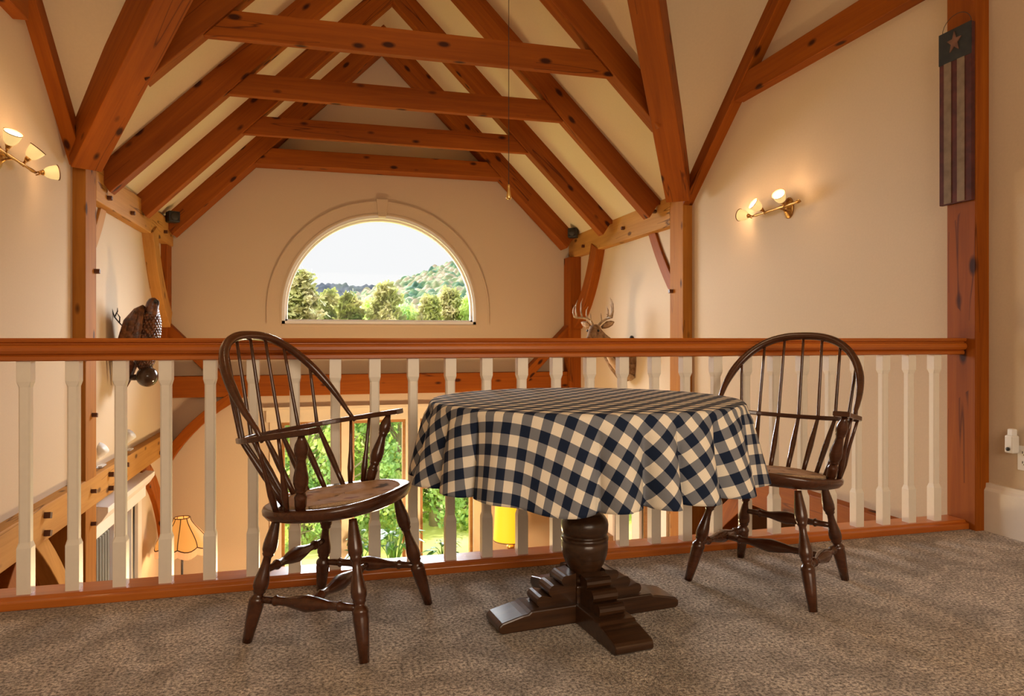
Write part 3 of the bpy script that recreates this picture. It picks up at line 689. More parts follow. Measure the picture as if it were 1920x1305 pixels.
def windsor(name, label, loc, ang):
    """local +Y is the front of the seat, +X the sitter's right"""
    c = thing(name, label, 'chair', loc, ang, group='windsor chairs at the round table')
    def sz(y): return .428+.045*y/.22*.5+.004    # seat top height, sloping back
    # seat: rounded shield, dished, thick rounded edge
    def outline(a):
        x = .262*math.copysign(abs(math.cos(a))**.86, math.cos(a)); s_ = math.sin(a)
        y = (.212 if s_ > 0 else .232)*math.copysign(abs(s_)**.90, s_)
        return x, y
    NS = 72; rings_ = []
    for fr, dz in ((.0,-.016),(.25,-.016),(.5,-.014),(.72,-.008),(.88,-.001),(.95,.0),(.985,-.003),(1.0,-.011),(.995,-.022),(.95,-.036),(.85,-.044),(.6,-.046),(.0,-.046)):
        ring_ = []
        for k2 in range(NS):
            a = 2*PI*k2/NS; x, y = outline(a); x *= fr; y *= fr
            lift = .012*max(0, y/.21)**4*(1 if dz > -.03 else .3)
            ring_.append((x, y, sz(y)+dz+lift))
        rings_.append(ring_)
    m = MB(); vs = [p for r_ in rings_ for p in r_]
    m.add(vs, [(i*NS+k2, i*NS+(k2+1) % NS, (i+1)*NS+(k2+1) % NS, (i+1)*NS+k2) for i in range(len(rings_)-1) for k2 in range(NS)], True)
    m.build('seat', 'chair', c)
    # legs
    feet = {}; tops = {}
    for sy in (1, -1):
        for sx in (1, -1):
            f_ = Vector((sx*(.24 if sy > 0 else .215), .21 if sy > 0 else -.21, 0)); t_ = Vector((sx*.155, .125 if sy > 0 else -.145, .395 if sy > 0 else .372))
            feet[sx, sy] = f_; tops[sx, sy] = t_
            m = MB(); m.lathe(LEG, t_, f_, 18); m.build('leg', 'chair', c)
    def on(sx, sy, z): t_, f_ = tops[sx, sy], feet[sx, sy]; k2 = (t_.z-z)/(t_.z-f_.z); return t_.lerp(f_, k2)
    for sx in (1, -1):
        m = MB(); m.lathe(STR, on(sx, -1, .130), on(sx, 1, .145), 16); m.build('stretcher', 'chair', c)
    a_ = (on(1,-1,.130)+on(1,1,.145))/2; b_ = (on(-1,-1,.130)+on(-1,1,.145))/2
    MB().lathe(STR, a_, b_, 16).build('stretcher', 'chair', c)
    MB().lathe(STR, on(1,-1,.215), on(-1,-1,.215), 16).build('stretcher', 'chair', c)
    # arm rail: bent flat U, rising to the hands
    def rz_(y): return .620+.165*(y+.29)
    AR = []
    for k2 in range(41):
        a = PI+PI*k2/40 ; x = .287*math.cos(a); y = -.10+.20*math.sin(a)
        AR.append(Vector((x, y, rz_(y))))
    def hand(sx): return [Vector((sx*(.287+.003*t), -.10+.175*t, rz_(-.10+.175*t))) for t in (1, .85, .6, .3)]
    path = hand(-1)+AR+hand(1)[::-1]
    wd = [(.030,.0095),(.024,.0095),(.019,.009),(.0165,.009)]+[(.0155,.0085)]*41+[(.0165,.009),(.019,.009),(.024,.0095),(.030,.0095)]
    # flat rail: width lies in the rail plane
    m = MB(); n = len(path); vs = []
    for i, p in enumerate(path):
        t = (path[min(i+1, n-1)]-path[max(i-1, 0)]).normalized(); s_ = Vector((0,-.165,1)).cross(t).normalized(); u = t.cross(s_).normalized()
        w_, h_ = wd[i]
        for q, r_ in ((-1,-.8),(-.8,-1),(.8,-1),(1,-.8),(1,.8),(.8,1),(-.8,1),(-1,.8)): vs.append(p+s_*(q*w_)+u*(r_*h_))
    fs = [(i*8+q, i*8+(q+1) % 8, i*8+8+(q+1) % 8, i*8+8+q) for i in range(n-1) for q in range(8)]+[tuple(range(8))[::-1], tuple(range((n-1)*8, n*8))]
    m.add(vs, fs); m.build('arm_rail', 'chair', c, bevel=.0015)
    for sx in (1, -1):
        y = .030; m = MB(); m.lathe(ARMP, (sx*.287, y, rz_(y)-.008), (sx*.222, -.015, sz(0)-.006), 18); m.build('arm_post', 'chair', c)
    # bow
    B0 = rz_(-.10)
    def bow(th):   # th 0..pi
        cs, sn = math.cos(th), math.sin(th)
        x = .291*math.copysign(abs(cs)**.80, cs)*(1-.06*(1-sn)**3); h = .308*abs(sn)**.92
        return Vector((x, -.112-.245*(h/.308), B0+h))
    bp = [bow(PI*k2/48) for k2 in range(49)]
    bp[0] = Vector((.283, -.105, B0-.012)); bp[-1] = Vector((-.283, -.105, B0-.012))
    rb = [.0065+.0078*min(1, k2/7, (48-k2)/7) for k2 in range(49)]
    m = MB(); nrm = Vector((0, -.76, -.65)); vs = []
    n = len(bp)
    for i, p in enumerate(bp):
        t = (bp[min(i+1, n-1)]-bp[max(i-1, 0)]).normalized(); nn = Vector((0,.762,.648)); u = t.cross(nn).normalized(); w_ = rb[i]
        for q in range(10):
            a = 2*PI*q/10; ca, sa = math.cos(a), math.sin(a)
            vs.append(p+u*(math.copysign(abs(ca)**.6, ca)*w_*1.05)+nn*(math.copysign(abs(sa)**.6, sa)*w_*.9))
    fs = [(i*10+q, i*10+(q+1) % 10, i*10+10+(q+1) % 10, i*10+10+q) for i in range(n-1) for q in range(10)]+[tuple(range(10))[::-1], tuple(range((n-1)*10, n*10))]
    m.add(vs, fs, True); m.build('bow', 'chair', c)
    # spindles
    def spindle(pts, label=None):
        pts = [Vector(p) for p in pts]; L = []; R_ = []
        for i in range(len(pts)-1):
            for t in (0, .25, .5, .75): L.append(pts[i].lerp(pts[i+1], t))
        L.append(pts[-1]); nn = len(L)
        for i in range(nn):
            t = i/(nn-1); R_.append(.0076+.0045*math.exp(-((t-.25)/.16)**2)-.0022*t)
        MB().tube(L, R_, 10).build('spindle', 'chair', c)
    for k2 in range(-3, 4):
        f_ = k2/3.0
        ab = math.radians(270+f_*52); xs, ys = .222*math.cos(ab), .048+.222*math.sin(ab)
        am = math.radians(270+f_*50); x = .287*math.cos(am); y = -.10+.20*math.sin(am)
        tx = f_*.238; th = min([PI*q/400 for q in range(1, 400)], key=lambda t: abs(bow(t).x-tx)+(.0 if .02 < t < PI-.02 else 9))
        spindle([(xs, ys, sz(ys)-.012), (x, y, rz_(y)), tuple(bow(th)-Vector((0, 0, .004)))])
    for sx in (1, -1):
        for (xb, yb, ya) in ((.228, -.095, -.125), (.240, -.050, -.048)):
            spindle([(sx*xb, yb, sz(yb)-.01), (sx*.287, ya, rz_(ya))])
    # chair pad
    return c
A1 = math.atan2(-.215, .359)-PI/2; A2 = math.atan2(-.23, -.357)-PI/2
c1 = windsor('windsor_armchair', 'dark bow-back windsor armchair left of the table, seen from its side', (.057, 2.43, 0), A1)
c2 = windsor('windsor_armchair', 'dark bow-back windsor armchair right of the table, facing the camera', (1.686, 2.426, 0), A2)
def pad(loc, ang, label):
    t = thing('chair_pad', label, 'chair pad', loc, ang, group='oval chair pads')
    def ell(z, f, n=56): return [(.205*f*math.cos(2*PI*k2/n), .178*f*math.sin(2*PI*k2/n)+.005, z+.432+.102*(.178*f*math.sin(2*PI*k2/n))+.0035*math.sin(6*PI*k2/n)) for k2 in range(n)]
    n = 56; m = MB(); rs = [ell(-.011, 1), ell(.000, 1), ell(.0022, .97), ell(.0018, .85), ell(.001, .6), ell(.0, .3), ell(.0, .02)]
    vs = [p for r_ in rs for p in r_]; m.add(vs, [(i*n+k2, i*n+(k2+1) % n, (i+1)*n+(k2+1) % n, (i+1)*n+k2) for i in range(6) for k2 in range(n)], True)
    m.build('cushion_cover', 'pad', t)
    m = MB(); m.tube([Vector(p) for p in ell(-.0005, 1.0)]+[Vector(ell(-.0005, 1.0)[0])], .0058, 8); m.build('braided_edge', 'padedge', t)
    return t
pad((.057, 2.43, 0), A1, 'tan floral oval pad on the left armchair seat')
pad((1.686, 2.426, 0), A2, 'tan floral oval pad on the right armchair seat')

# ---------------------------------------------------------------- wall lights
def sconce(loc, side, label, heads):
    t = thing('wall_sconce', label, 'wall light', loc, 0, group='three-shade brass wall lights')
    m = MB(); xx = -side
    pl = [(.0,.052),(.008,.052),(.014,.046),(.02,.040),(.026,.026),(.05,.012),(.075,.010)]
    m.tube([(xx*a, 0, 0) for a, r in pl], [(r*1.45, r) for a, r in pl], 28, up=(0,0,1)); m.build('back_plate', 'brass', t)
    armz = lambda y: -.012-.16*(-y if False else y)*.0
    y0, y1 = heads['span']; s = heads['slope']
    bar = [(xx*.075, y0+(y1-y0)*k2/12, s*(y0+(y1-y0)*k2/12)) for k2 in range(13)]
    m = MB(); m.tube(bar, [.008+.003*(k2 % 3 == 1) for k2 in range(13)], 8)
    e = Vector(bar[-1]); 
    m.tube([e+Vector((0, .0, 0)), e+Vector((0, .018, .014)), e+Vector((0, .04, .012)), e+Vector((0, .045, .0)), e+Vector((0, .035, -.010)), e+Vector((0, .01, -.006))], .004, 6)
    m.build('twig_arm', 'brass', t)
    for (py, d, gap) in heads['shades']:
        base = Vector((xx*.075, py, s*py)); d = Vector(d).normalized(); p = base+d*gap
        m = MB(); m.tube([base, base+(p-base)*.5+Vector((0,.008,.008)), p-d*.01], .005, 7).tube([base+Vector((0,.01,-.012)), base+(p-base)*.6+Vector((0,-.008,-.012)), p-d*.01], .004, 7)
        m.tube([p-d*.022, p-d*.01, p, p+d*.004], [.010,.016,.017,.012], 12)
        m.ball(tuple(base+(p-base)*.55), .011, 8, 6); h = m.build('lamp_arm', 'brass', t)
        m = MB(); prf = [(0,.018),(.012,.029),(.03,.037),(.055,.0425),(.072,.045)]
        m.tube([p+d*a for a, r in prf], [r for a, r in prf], 24, cap=False); sh = m.build('glass_shade', 'shade_glow', h)
        m = MB(); m.tube([p+d*.069, p+d*.074], [.0462,.0482], 24, cap=False).tube([p+d*.074, p+d*.069], [.0482,.0448], 24, cap=False); m.build('shade_rim', 'darkbrass', sh)
        m = MB(); m.tube([p+d*.008, p+d*.03, p+d*.055, p+d*.066, p+d*.069], [.010,.028,.037,.037,.022], 14); m.build('bulb', 'bulb', sh)
        lp = light('sconce_lamp', 'POINT', tuple(p+d*.12), SCE, WARM, .03); lp.parent = t
    return t
SCE = 1.7
sconce((WR, 4.35, 1.87), 1, 'brass three-shade wall light on the right wall beside the thick post',
       dict(span=(.33, -.22), slope=-.02, shades=[(.33, (-.35, .9, .22), .045), (.17, (-.85, .08, .52), .045), (-.05, (-.70, -.42, .58), .05)]))
sconce((WL, 4.50, 1.95), -1, 'brass three-shade wall light on the left wall at the picture edge',
       dict(span=(.33, -.24), slope=-.03, shades=[(.33, (.80, .50, .16), .045), (.14, (.60, .10, .76), .05), (-.08, (.42, -.38, .78), .055)]))

# ---------------------------------------------------------------- painted board on the thick post
fb = thing('flag_board', 'tall weathered wooden flag board with one star hanging on the thick post', 'wall plaque', (3.10, 2.882, 2.07))
# spans y -.105..+.105, z -.44..+.48 on the -X face
MB().box(-.03, -.008, -.095, .095, -.44, .44).build('board', 'flagred', fb, bevel=.003)
MB().box(-.033, -.029, -.095, .095, .28, .44).build('star_field', 'flagnavy', fb)
MB().box(-.033, -.029, .022, .064, -.435, .28).build('stripe', 'flagcream', fb)
MB().box(-.033, -.029, -.056, -.014, -.435, .28).build('stripe', 'flagcream', fb)
st = [( .045*(1 if q % 2 == 0 else .42)*math.sin(2*PI*q/10), .37+.055*(1 if q % 2 == 0 else .42)*math.cos(2*PI*q/10)) for q in range(10)]
MB().prism(st, 'x', -.037, -.0325).build('star', 'flagstar', fb)
MB().tube([(-.02, .085*math.cos(PI*q/12), .44+.075*math.sin(PI*q/12)) for q in range(13)], .0015, 6).build('wire_hanger', 'slot', fb)

# ---------------------------------------------------------------- fan pull chain
fc = thing('pull_chain', 'thin pull chain with brass fob hanging from above', 'pull chain', (1.13, 4.35, 1.83))
m = MB(); m.tube([(0,0,.08), (0,0,3.0)], .0022, 6); m.build('cord', M['slot'], fc)
m = MB(); m.tube([(0,0,.095),(0,0,.088),(0,0,.08),(0,0,.06),(0,0,.01),(0,0,0)], [.004,.009,.008,.009,.017,.015], 14); m.build('fob', 'brassb', fc)

# ---------------------------------------------------------------- black speakers on the plates at the gable
def speaker(x, sx, label):
    t = thing('small_speaker', label, 'speaker', (x, 8.36, 2.20), sx*.5, group='black speakers on the wall plates')
    MB().box(-.06,.06,-.06,.06,0,.12).build('cabinet', 'black', t, bevel=.015)
    m = MB(); m.tube([(0,-.06,.06),(0,-.066,.06)], [.042,.038], 18); m.build('cone', M['slot'], t)
speaker(XL+.075, 1, 'small black speaker on the left wall plate by the gable'); speaker(XR-.09, -1, 'small black speaker on the right wall plate by the gable')

# ---------------------------------------------------------------- clip spotlights on the left girt
def spot(y, label):
    t = thing('spotlight', label, 'spotlight', (XL-.10, y, GT), 0, group='white spotlights on the left girt')
    m = MB(); m.box(-.05,.05,-.06,.06,0,.012); m.tube([(0,0,.01),(0,0,.07)], .008, 8); m.build('stand', 'white', t)
    d = Vector((.55, -.15, .5)).normalized(); p = Vector((0,0,.11))
    m = MB(); m.tube([p-d*.075, p-d*.065, p-d*.03, p+d*.03, p+d*.065], [.012,.028,.042,.052,.054], 20); m.build('lamp_head', 'white', t)
    m = MB(); m.tube([(0,-.02,.01),(.03,-.10,.008),(-.01,-.2,.008),(.02,-.32,.008)], .006, 6); m.build('cord', 'white', t)
spot(6.35, 'white clip spotlight on the left girt nearer the post'); spot(7.2, 'white clip spotlight on the left girt nearer the gable')

# ---------------------------------------------------------------- mounted eagle on the left wall
eg = thing('mounted_eagle', 'glossy brown eagle perched on a dark ball, mounted on the left wall', 'eagle sculpture', (-1.50, 6.72, .56))
m = MB()
m.tube([(.0,0,.10),(.0,0,.18),(-.0,0,.30),(.01,0,.42),(.03,0,.53),(.05,-.01,.60),(.065,-.02,.65),(.075,-.03,.69),(.083,-.04,.72),(.085,-.045,.735)],
       [.03,.075,.108,.115,.098,.072,.055,.050,.038,.012], 22)
rb = [(.12,.045),(.18,.075),(.30,.108),(.42,.115),(.53,.098),(.60,.072),(.66,.055)]
def brad(z):
    for (a, ra), (b, rb_) in zip(rb, rb[1:]):
        if a <= z <= b: return ra+(rb_-ra)*(z-a)/(b-a)
    return .05
for j in range(22):      # overlapping breast feathers
    z = .15+j*.0225; cx_ = 0 if z < .3 else .01+(z-.42)*.17
    for k2 in range(9):
        a = -PI/4+(k2-4)*.30+(.15 if j % 2 else 0); r = brad(z)-.006
        m.ball((cx_+r*math.cos(a), r*math.sin(a), z), (.016,.016,.024), 6, 4)
body = m.build('body', 'eagle', eg)
m = MB(); m.tube([(.10,-.06,.705),(.122,-.085,.700),(.132,-.100,.688),(.132,-.104,.668)], [.018,.015,.009,.002], 10); m.build('beak', 'slot', body)
for sy in (-1, 1):
    m = MB()
    m.tube([(.015,sy*.07,.66),(-.02,sy*.095,.62),(-.06,sy*.115,.52),(-.09,sy*.12,.38),(-.12,sy*.10,.22),(-.15,sy*.06,.05),(-.17,sy*.03,-.06)],
           [(.018,.02),(.032,.045),(.034,.085),(.032,.095),(.026,.08),(.018,.05),(.008,.02)], 16, up=(.3,1,0))
    for q in range(7):
        z0 = .56-q*.075
        m.tube([(-.03-q*.014,sy*.145,z0+.06),(-.06-q*.014,sy*.150,z0-.03),(-.10-q*.012,sy*.135,z0-.13)], [(.006,.02),(.008,.034),(.004,.012)], 8, up=(.3,1,0))
    m.build('wing', 'eagle', eg)
MB().ball((.03, -.03, .06), .088, 20, 12).build('perch_ball', 'ball', eg)
m = MB(); m.tube([(.03,0,.06),(-.12,.02,.05),(-.285,.03,.10)], [.03,.025,.03], 10); m.build('bracket', 'ball', eg)
m = MB()
for pts in ([(-.14,.02,.46),(-.20,.03,.52),(-.235,.02,.57),(-.25,-.01,.64),(-.25,0,.69)], [(-.20,.03,.52),(-.19,.0,.57),(-.215,0,.61)], [(-.235,.02,.57),(-.215,.03,.62),(-.22,.05,.65)], [(-.25,-.01,.62),(-.27,-.03,.68)]):
    m.tube(pts, [.006]*(len(pts)-1)+[.002], 6)
m.build('twig', 'slot', eg)

# ---------------------------------------------------------------- deer head on the right wall
dr = thing('deer_head_mount', 'mounted antlered deer head on the right wall beside the corner post', 'deer mount', (WR, 7.0, .95), 0)
# neck and shoulders come out of the wall (-x), the head turns towards the room
F = Vector((-.66, -.75, 0)); SD = Vector((.75, -.66, 0)); U = Vector((0, 0, 1)); HC = Vector((-.43, -.03, .065))
def hp(s1, f1, u1): return HC+SD*s1+F*f1+U*u1
m = MB()
m.tube([(0,.05,-.27),(-.05,.04,-.26),(-.13,.03,-.21),(-.22,.02,-.14),(-.31,.01,-.06),(-.37,-.005,.0),tuple(HC)],
       [(.20,.15),(.205,.155),(.165,.13),(.12,.10),(.09,.080),(.075,.070),(.066,.062)], 20, up=(0,0,1))
m.tube([hp(0,-.05,.0),hp(0,-.01,.012),hp(0,.04,.005),hp(0,.09,-.02),hp(0,.15,-.055),hp(0,.205,-.088),hp(0,.235,-.105),hp(0,.250,-.115)],
       [(.045,.045),(.070,.060),(.074,.064),(.062,.052),(.046,.038),(.037,.033),(.033,.032),(.018,.02)], 18, up=(0,0,1))
body = m.build('head_and_neck', 'fur', dr)
bm_ = body.modifiers.new('remesh', 'REMESH'); bm_.mode = 'VOXEL'; bm_.voxel_size = .009; bm_.use_smooth_shade = True
m = MB(); m.tube([hp(0,.236,-.100),hp(0,.257,-.110),hp(0,.262,-.118)], [.027,.022,.008], 12); m.build('nose', 'eye', body)
m = MB(); m.tube([hp(0,.06,-.070),hp(0,.12,-.098),hp(0,.19,-.125)], [(.020,.035),(.018,.028),(.012,.02)], 12, up=(0,0,1)); m.build('chin_patch', 'furpale', body)
m = MB(); m.tube([(-.02,-.02,-.42),(-.14,-.03,-.37),(-.25,-.04,-.24),(-.33,-.05,-.12)], [(.035,.07),(.04,.07),(.03,.055),(.015,.03)], 12, up=(0,0,1)); m.build('throat_patch', 'furpale', body)
for s_ in (1, -1):
    MB().ball(tuple(hp(s_*.058, .075, .012)), .0145, 10, 7).build('eye', 'eye', body)
    b0 = hp(s_*.055, -.03, .045); tip = hp(s_*.185, -.065, .105)
    m = MB(); mid = b0.lerp(tip, .5)+U*.004
    m.tube([b0, b0.lerp(tip, .25), mid, b0.lerp(tip, .8), tip], [(.010,.014),(.012,.028),(.013,.036),(.010,.027),(.003,.005)], 12, up=F); ear = m.build('ear', 'fur', body)
    sh_ = F*.008; m = MB(); m.tube([p+sh_ for p in (b0.lerp(tip,.15), b0.lerp(tip,.3), mid, b0.lerp(tip,.75), b0.lerp(tip,.93))], [(.004,.008),(.007,.02),(.008,.026),(.007,.02),(.002,.004)], 10, up=F); m.build('inner_ear', 'furpale', ear)
    def q_(s1, f1, u1): return hp(s_*(.028+s1), -.005+f1, .065+u1)
    beam = [q_(0,0,0), q_(.03,-.035,.045), q_(.08,-.05,.075), q_(.13,-.02,.085), q_(.165,.04,.085), q_(.17,.10,.09), q_(.145,.16,.115)]
    m = MB(); m.tube(beam, [.015,.0135,.0125,.0115,.010,.008,.003], 10)
    m.tube([beam[0]-U*.01, beam[0], beam[0]+U*.006], [.014,.019,.017], 12)
    for i_, hh in ((2,.13),(3,.21),(4,.19),(5,.13)):
        p = beam[i_]; m.tube([p, p+U*hh*.35+SD*s_*.014, p+U*hh*.7+SD*s_*.012, p+U*hh-SD*s_*.006], [.0105,.0085,.006,.002], 8)
    p = beam[1]; m.tube([p-U*.01, p+U*.03+F*.02, p+U*.085+F*.03], [.009,.007,.002], 8)
    m.build('antler', 'antler', body)
m = MB(); m.tube([(.0,.05,-.27),(-.012,.05,-.27)], [(.19,.145),(.18,.14)], 26, up=(0,0,1)); m.build('mount_board', 'fur', dr)
tag(MB().ball((WR-.015, 6.98, .955), .022, 10, 8).build('coat_peg', 'black'), 'small round dark peg on the right wall just above the handrail beside the deer', 'peg')

# ---------------------------------------------------------------- lamps on the lower level
fl = thing('floor_lamp', 'lit floor lamp with scalloped bell shade, seen between the left balusters', 'floor lamp', (-1.41, 7.9, ZF))
hb = 1.50; NS = 48; rs = []
for tt in [i/12 for i in range(13)]:
    r = .075+.155*(3*tt*tt-2*tt**3)**.9+.012*tt; z = hb+.36-.27*tt; rg = []
    for k2 in range(NS):
        a = 2*PI*k2/NS; lob = abs(math.sin(a*4)); rr = r*(1+.05*lob*tt); rg.append((rr*math.cos(a), rr*math.sin(a), z-(.03*lob*tt**6)))
    rs.append(rg)
m = MB(); m.add([p for g in rs for p in g], [(i*NS+k2, i*NS+(k2+1) % NS, (i+1)*NS+(k2+1) % NS, (i+1)*NS+k2) for i in range(12) for k2 in range(NS)], True)
ls = m.build('lamp_shade', 'shade_orange', fl)
m = MB()
for q in range(8):
    a = q*PI/4; m.tube([(1.01*(g[0]**2+g[1]**2)**.5*math.cos(a), 1.01*(g[0]**2+g[1]**2)**.5*math.sin(a), g[2]) for g in [r_[q*6] for r_ in rs]], .005, 5)
m.tube([Vector(p)*1.0 for p in rs[-1]]+[Vector(rs[-1][0])], .006, 6); m.tube([Vector(p) for p in rs[0]]+[Vector(rs[0][0])], .005, 6); m.build('shade_braid', 'shadetrim', ls)
m = MB(); rg = rs[-1]; m.add([p for p in rg]+[(p[0], p[1], p[2]-.075) for p in rg], [(k2, (k2+1) % NS, NS+(k2+1) % NS, NS+k2) for k2 in range(NS)]); m.build('fringe', 'fringe', ls)
m = MB(); m.tube([(0,0,.02),(0,0,hb+.33)], .011, 10); m.build('pole', 'black', fl); m = MB(); m.tube([(0,0,0),(0,0,.02),(0,0,.04)], [.15,.14,.03], 28); m.build('base', 'black', fl)
lp = light('floor_lamp_bulb', 'POINT', (0,0,hb+.08), 12, WARM, .05); lp.parent = fl
tl = thing('table_lamp', 'lit table lamp with yellow drum shade, seen below the tablecloth edge', 'table lamp', (2.14, 8.15, -2.10))
m = MB(); m.tube([(0,0,.66),(0,0,1.22)], [.205,.175], 36, cap=False); ls = m.build('lamp_shade', 'shade_yellow', tl)
m = MB(); m.tube([(0,0,.655),(0,0,.667)], [.208,.208], 36, cap=False); m.build('shade_braid', 'shadetrim', ls)
pr = [(0,.08),(.02,.08),(.03,.03),(.10,.05),(.2,.10),(.3,.08),(.38,.03),(.42,.02),(.47,.045),(.49,.02),(.52,.018),(.56,.045),(.59,.05),(.61,.02),(.66,.012),(.9,.008)]
m = MB(); m.tube([(0,0,z) for z, r in pr], [r for z, r in pr], 24); m.build('lamp_base', 'brass', tl)
lp = light('table_lamp_bulb', 'POINT', (0,0,.85), 24, WARM, .05); lp.parent = tl
sd = thing('side_table', 'small wooden side table under the yellow lamp', 'side table', (2.14, 8.15, ZF))
MB().box(-.28,.28,-.25,.25,.66,.70).build('tabletop', 'oak', sd, bevel=.005)
for a in (-1,1):
    for b in (-1,1): MB().box(a*.24-.02,a*.24+.02,b*.21-.02,b*.21+.02,0,.66).build('leg', 'oak', sd)
# shelf with books by the right hall window
bk = thing('bookcase', 'low wooden bookcase at the far right wall below the table lamp glow', 'bookcase', (2.98, 7.72, ZF))
MB().box(-.16,.17,-.28,.28,1.44,1.47).build('top_board', 'wframe', bk)
for b in (-.27,.27): MB().box(-.16,.17,b-.012,b+.012,0,1.44).build('side_panel', 'wframe', bk)
for zz in (.05,.40,.75,1.10): MB().box(-.16,.16,-.258,.258,zz,zz+.02).build('shelf', 'wframe', bk)
cols = [(.05,.10,.13),(.3,.05,.03),(.5,.45,.35),(.06,.12,.06),(.2,.15,.1),(.1,.1,.25)]
for i_ in range(12):
    m_ = plain('book_cloth_%d' % i_, cols[i_ % 6], .7); hh = .22+.02*((i_*7) % 4)
    b = MB().box(-.10,.10,-.017,.017,0,hh).build('book', m_, None, bevel=.002); b.location = (2.98, 7.49+i_*.041, ZF+1.122)
    tag(b, '%s upright book on the top bookcase shelf, %s from the near end' % (['teal', 'dark red', 'cream', 'green', 'brown', 'navy'][i_ % 6], ['first', 'second', 'third', 'fourth', 'fifth', 'sixth', 'seventh', 'eighth', 'ninth', 'tenth', 'eleventh', 'twelfth'][i_]), 'book', 'books in the low bookcase')
# ---------------------------------------------------------------- houseplants behind the railing
def plant(loc, label, leaves, h, spread, size, seed):
    rnd = random.Random(seed); t = thing('potted_plant', label, 'houseplant', loc, 0, group='houseplants at the tall windows')
    m = MB(); m.tube([(0,0,0),(0,0,.02),(0,0,.24),(0,0,.25),(0,0,.235)], [.10,.11,.145,.15,.13], 24); m.build('pot', 'terracotta', t)
    m = MB(); stems = MB()
    for q in range(leaves):
        a = rnd.uniform(0, 2*PI); r = spread*rnd.uniform(.2, 1); hh = h*rnd.uniform(.45, 1)
        p0 = Vector((.03*math.cos(a), .03*math.sin(a), .22)); p1 = Vector((r*.55*math.cos(a), r*.55*math.sin(a), .22+hh*.75)); p2 = Vector((r*math.cos(a), r*math.sin(a), .22+hh))
        stems.tube([p0, p0.lerp(p1, .5)+Vector((0,0,.04)), p1], [.006,.005,.004], 5)
        d = (Vector((math.cos(a), math.sin(a), rnd.uniform(-.5, .9)))).normalized(); L_ = size*rnd.uniform(.7, 1.2); w = L_*.22
        s_ = d.cross(Vector((0,0,1))).normalized(); n_ = s_.cross(d); vs = []
        for i_, (tt, ww) in enumerate(((0,.12),(.2,.75),(.45,1),(.7,.7),(.9,.25),(1,.02))):
            c = p1+d*L_*tt-Vector((0,0,1))*L_*.35*tt*tt
            vs += [c-s_*w*ww+n_*w*.25*ww, c, c+s_*w*ww+n_*w*.25*ww]
        m.add(vs, [(i_*3+k2, i_*3+k2+1, i_*3+k2+4, i_*3+k2+3) for i_ in range(5) for k2 in range(2)], True)
    stems.build('stems', 'leaf', t); f_ = m.build('leaves', 'leaf', t); so = f_.modifiers.new('solid', 'SOLIDIFY'); so.thickness = .002
    return t
def stand(x, y, z, label):
    t = thing('plant_stand', label, 'plant stand', (x, y, ZF)); h = z-ZF
    m = MB(); m.tube([(0,0,h-.03),(0,0,h)], .17, 24); m.build('top', 'wframe', t)
    for q in range(3):
        a = q*2*PI/3; MB().tube([(.13*math.cos(a), .13*math.sin(a), h-.03), (.16*math.cos(a), .16*math.sin(a), 0)], .014, 8).build('leg', 'wframe', t)
plant((.78, 8.35, -1.92), 'bushy houseplant with long arching leaves in front of the middle tall window', 34, .62, .34, .22, 3)
plant((.40, 8.45, -1.95), 'thin leafy houseplant left of the bushy one at the tall windows', 16, .50, .22, .16, 5)
plant((1.38, 8.40, -1.93), 'small broad-leaved houseplant in front of the right tall window', 14, .34, .22, .17, 9)
stand(.78, 8.35, -1.92, 'round wooden stand under the bushy houseplant'); stand(.40, 8.45, -1.95, 'round wooden stand under the thin leafy houseplant'); stand(1.38, 8.40, -1.93, 'round wooden stand under the broad-leaved houseplant')

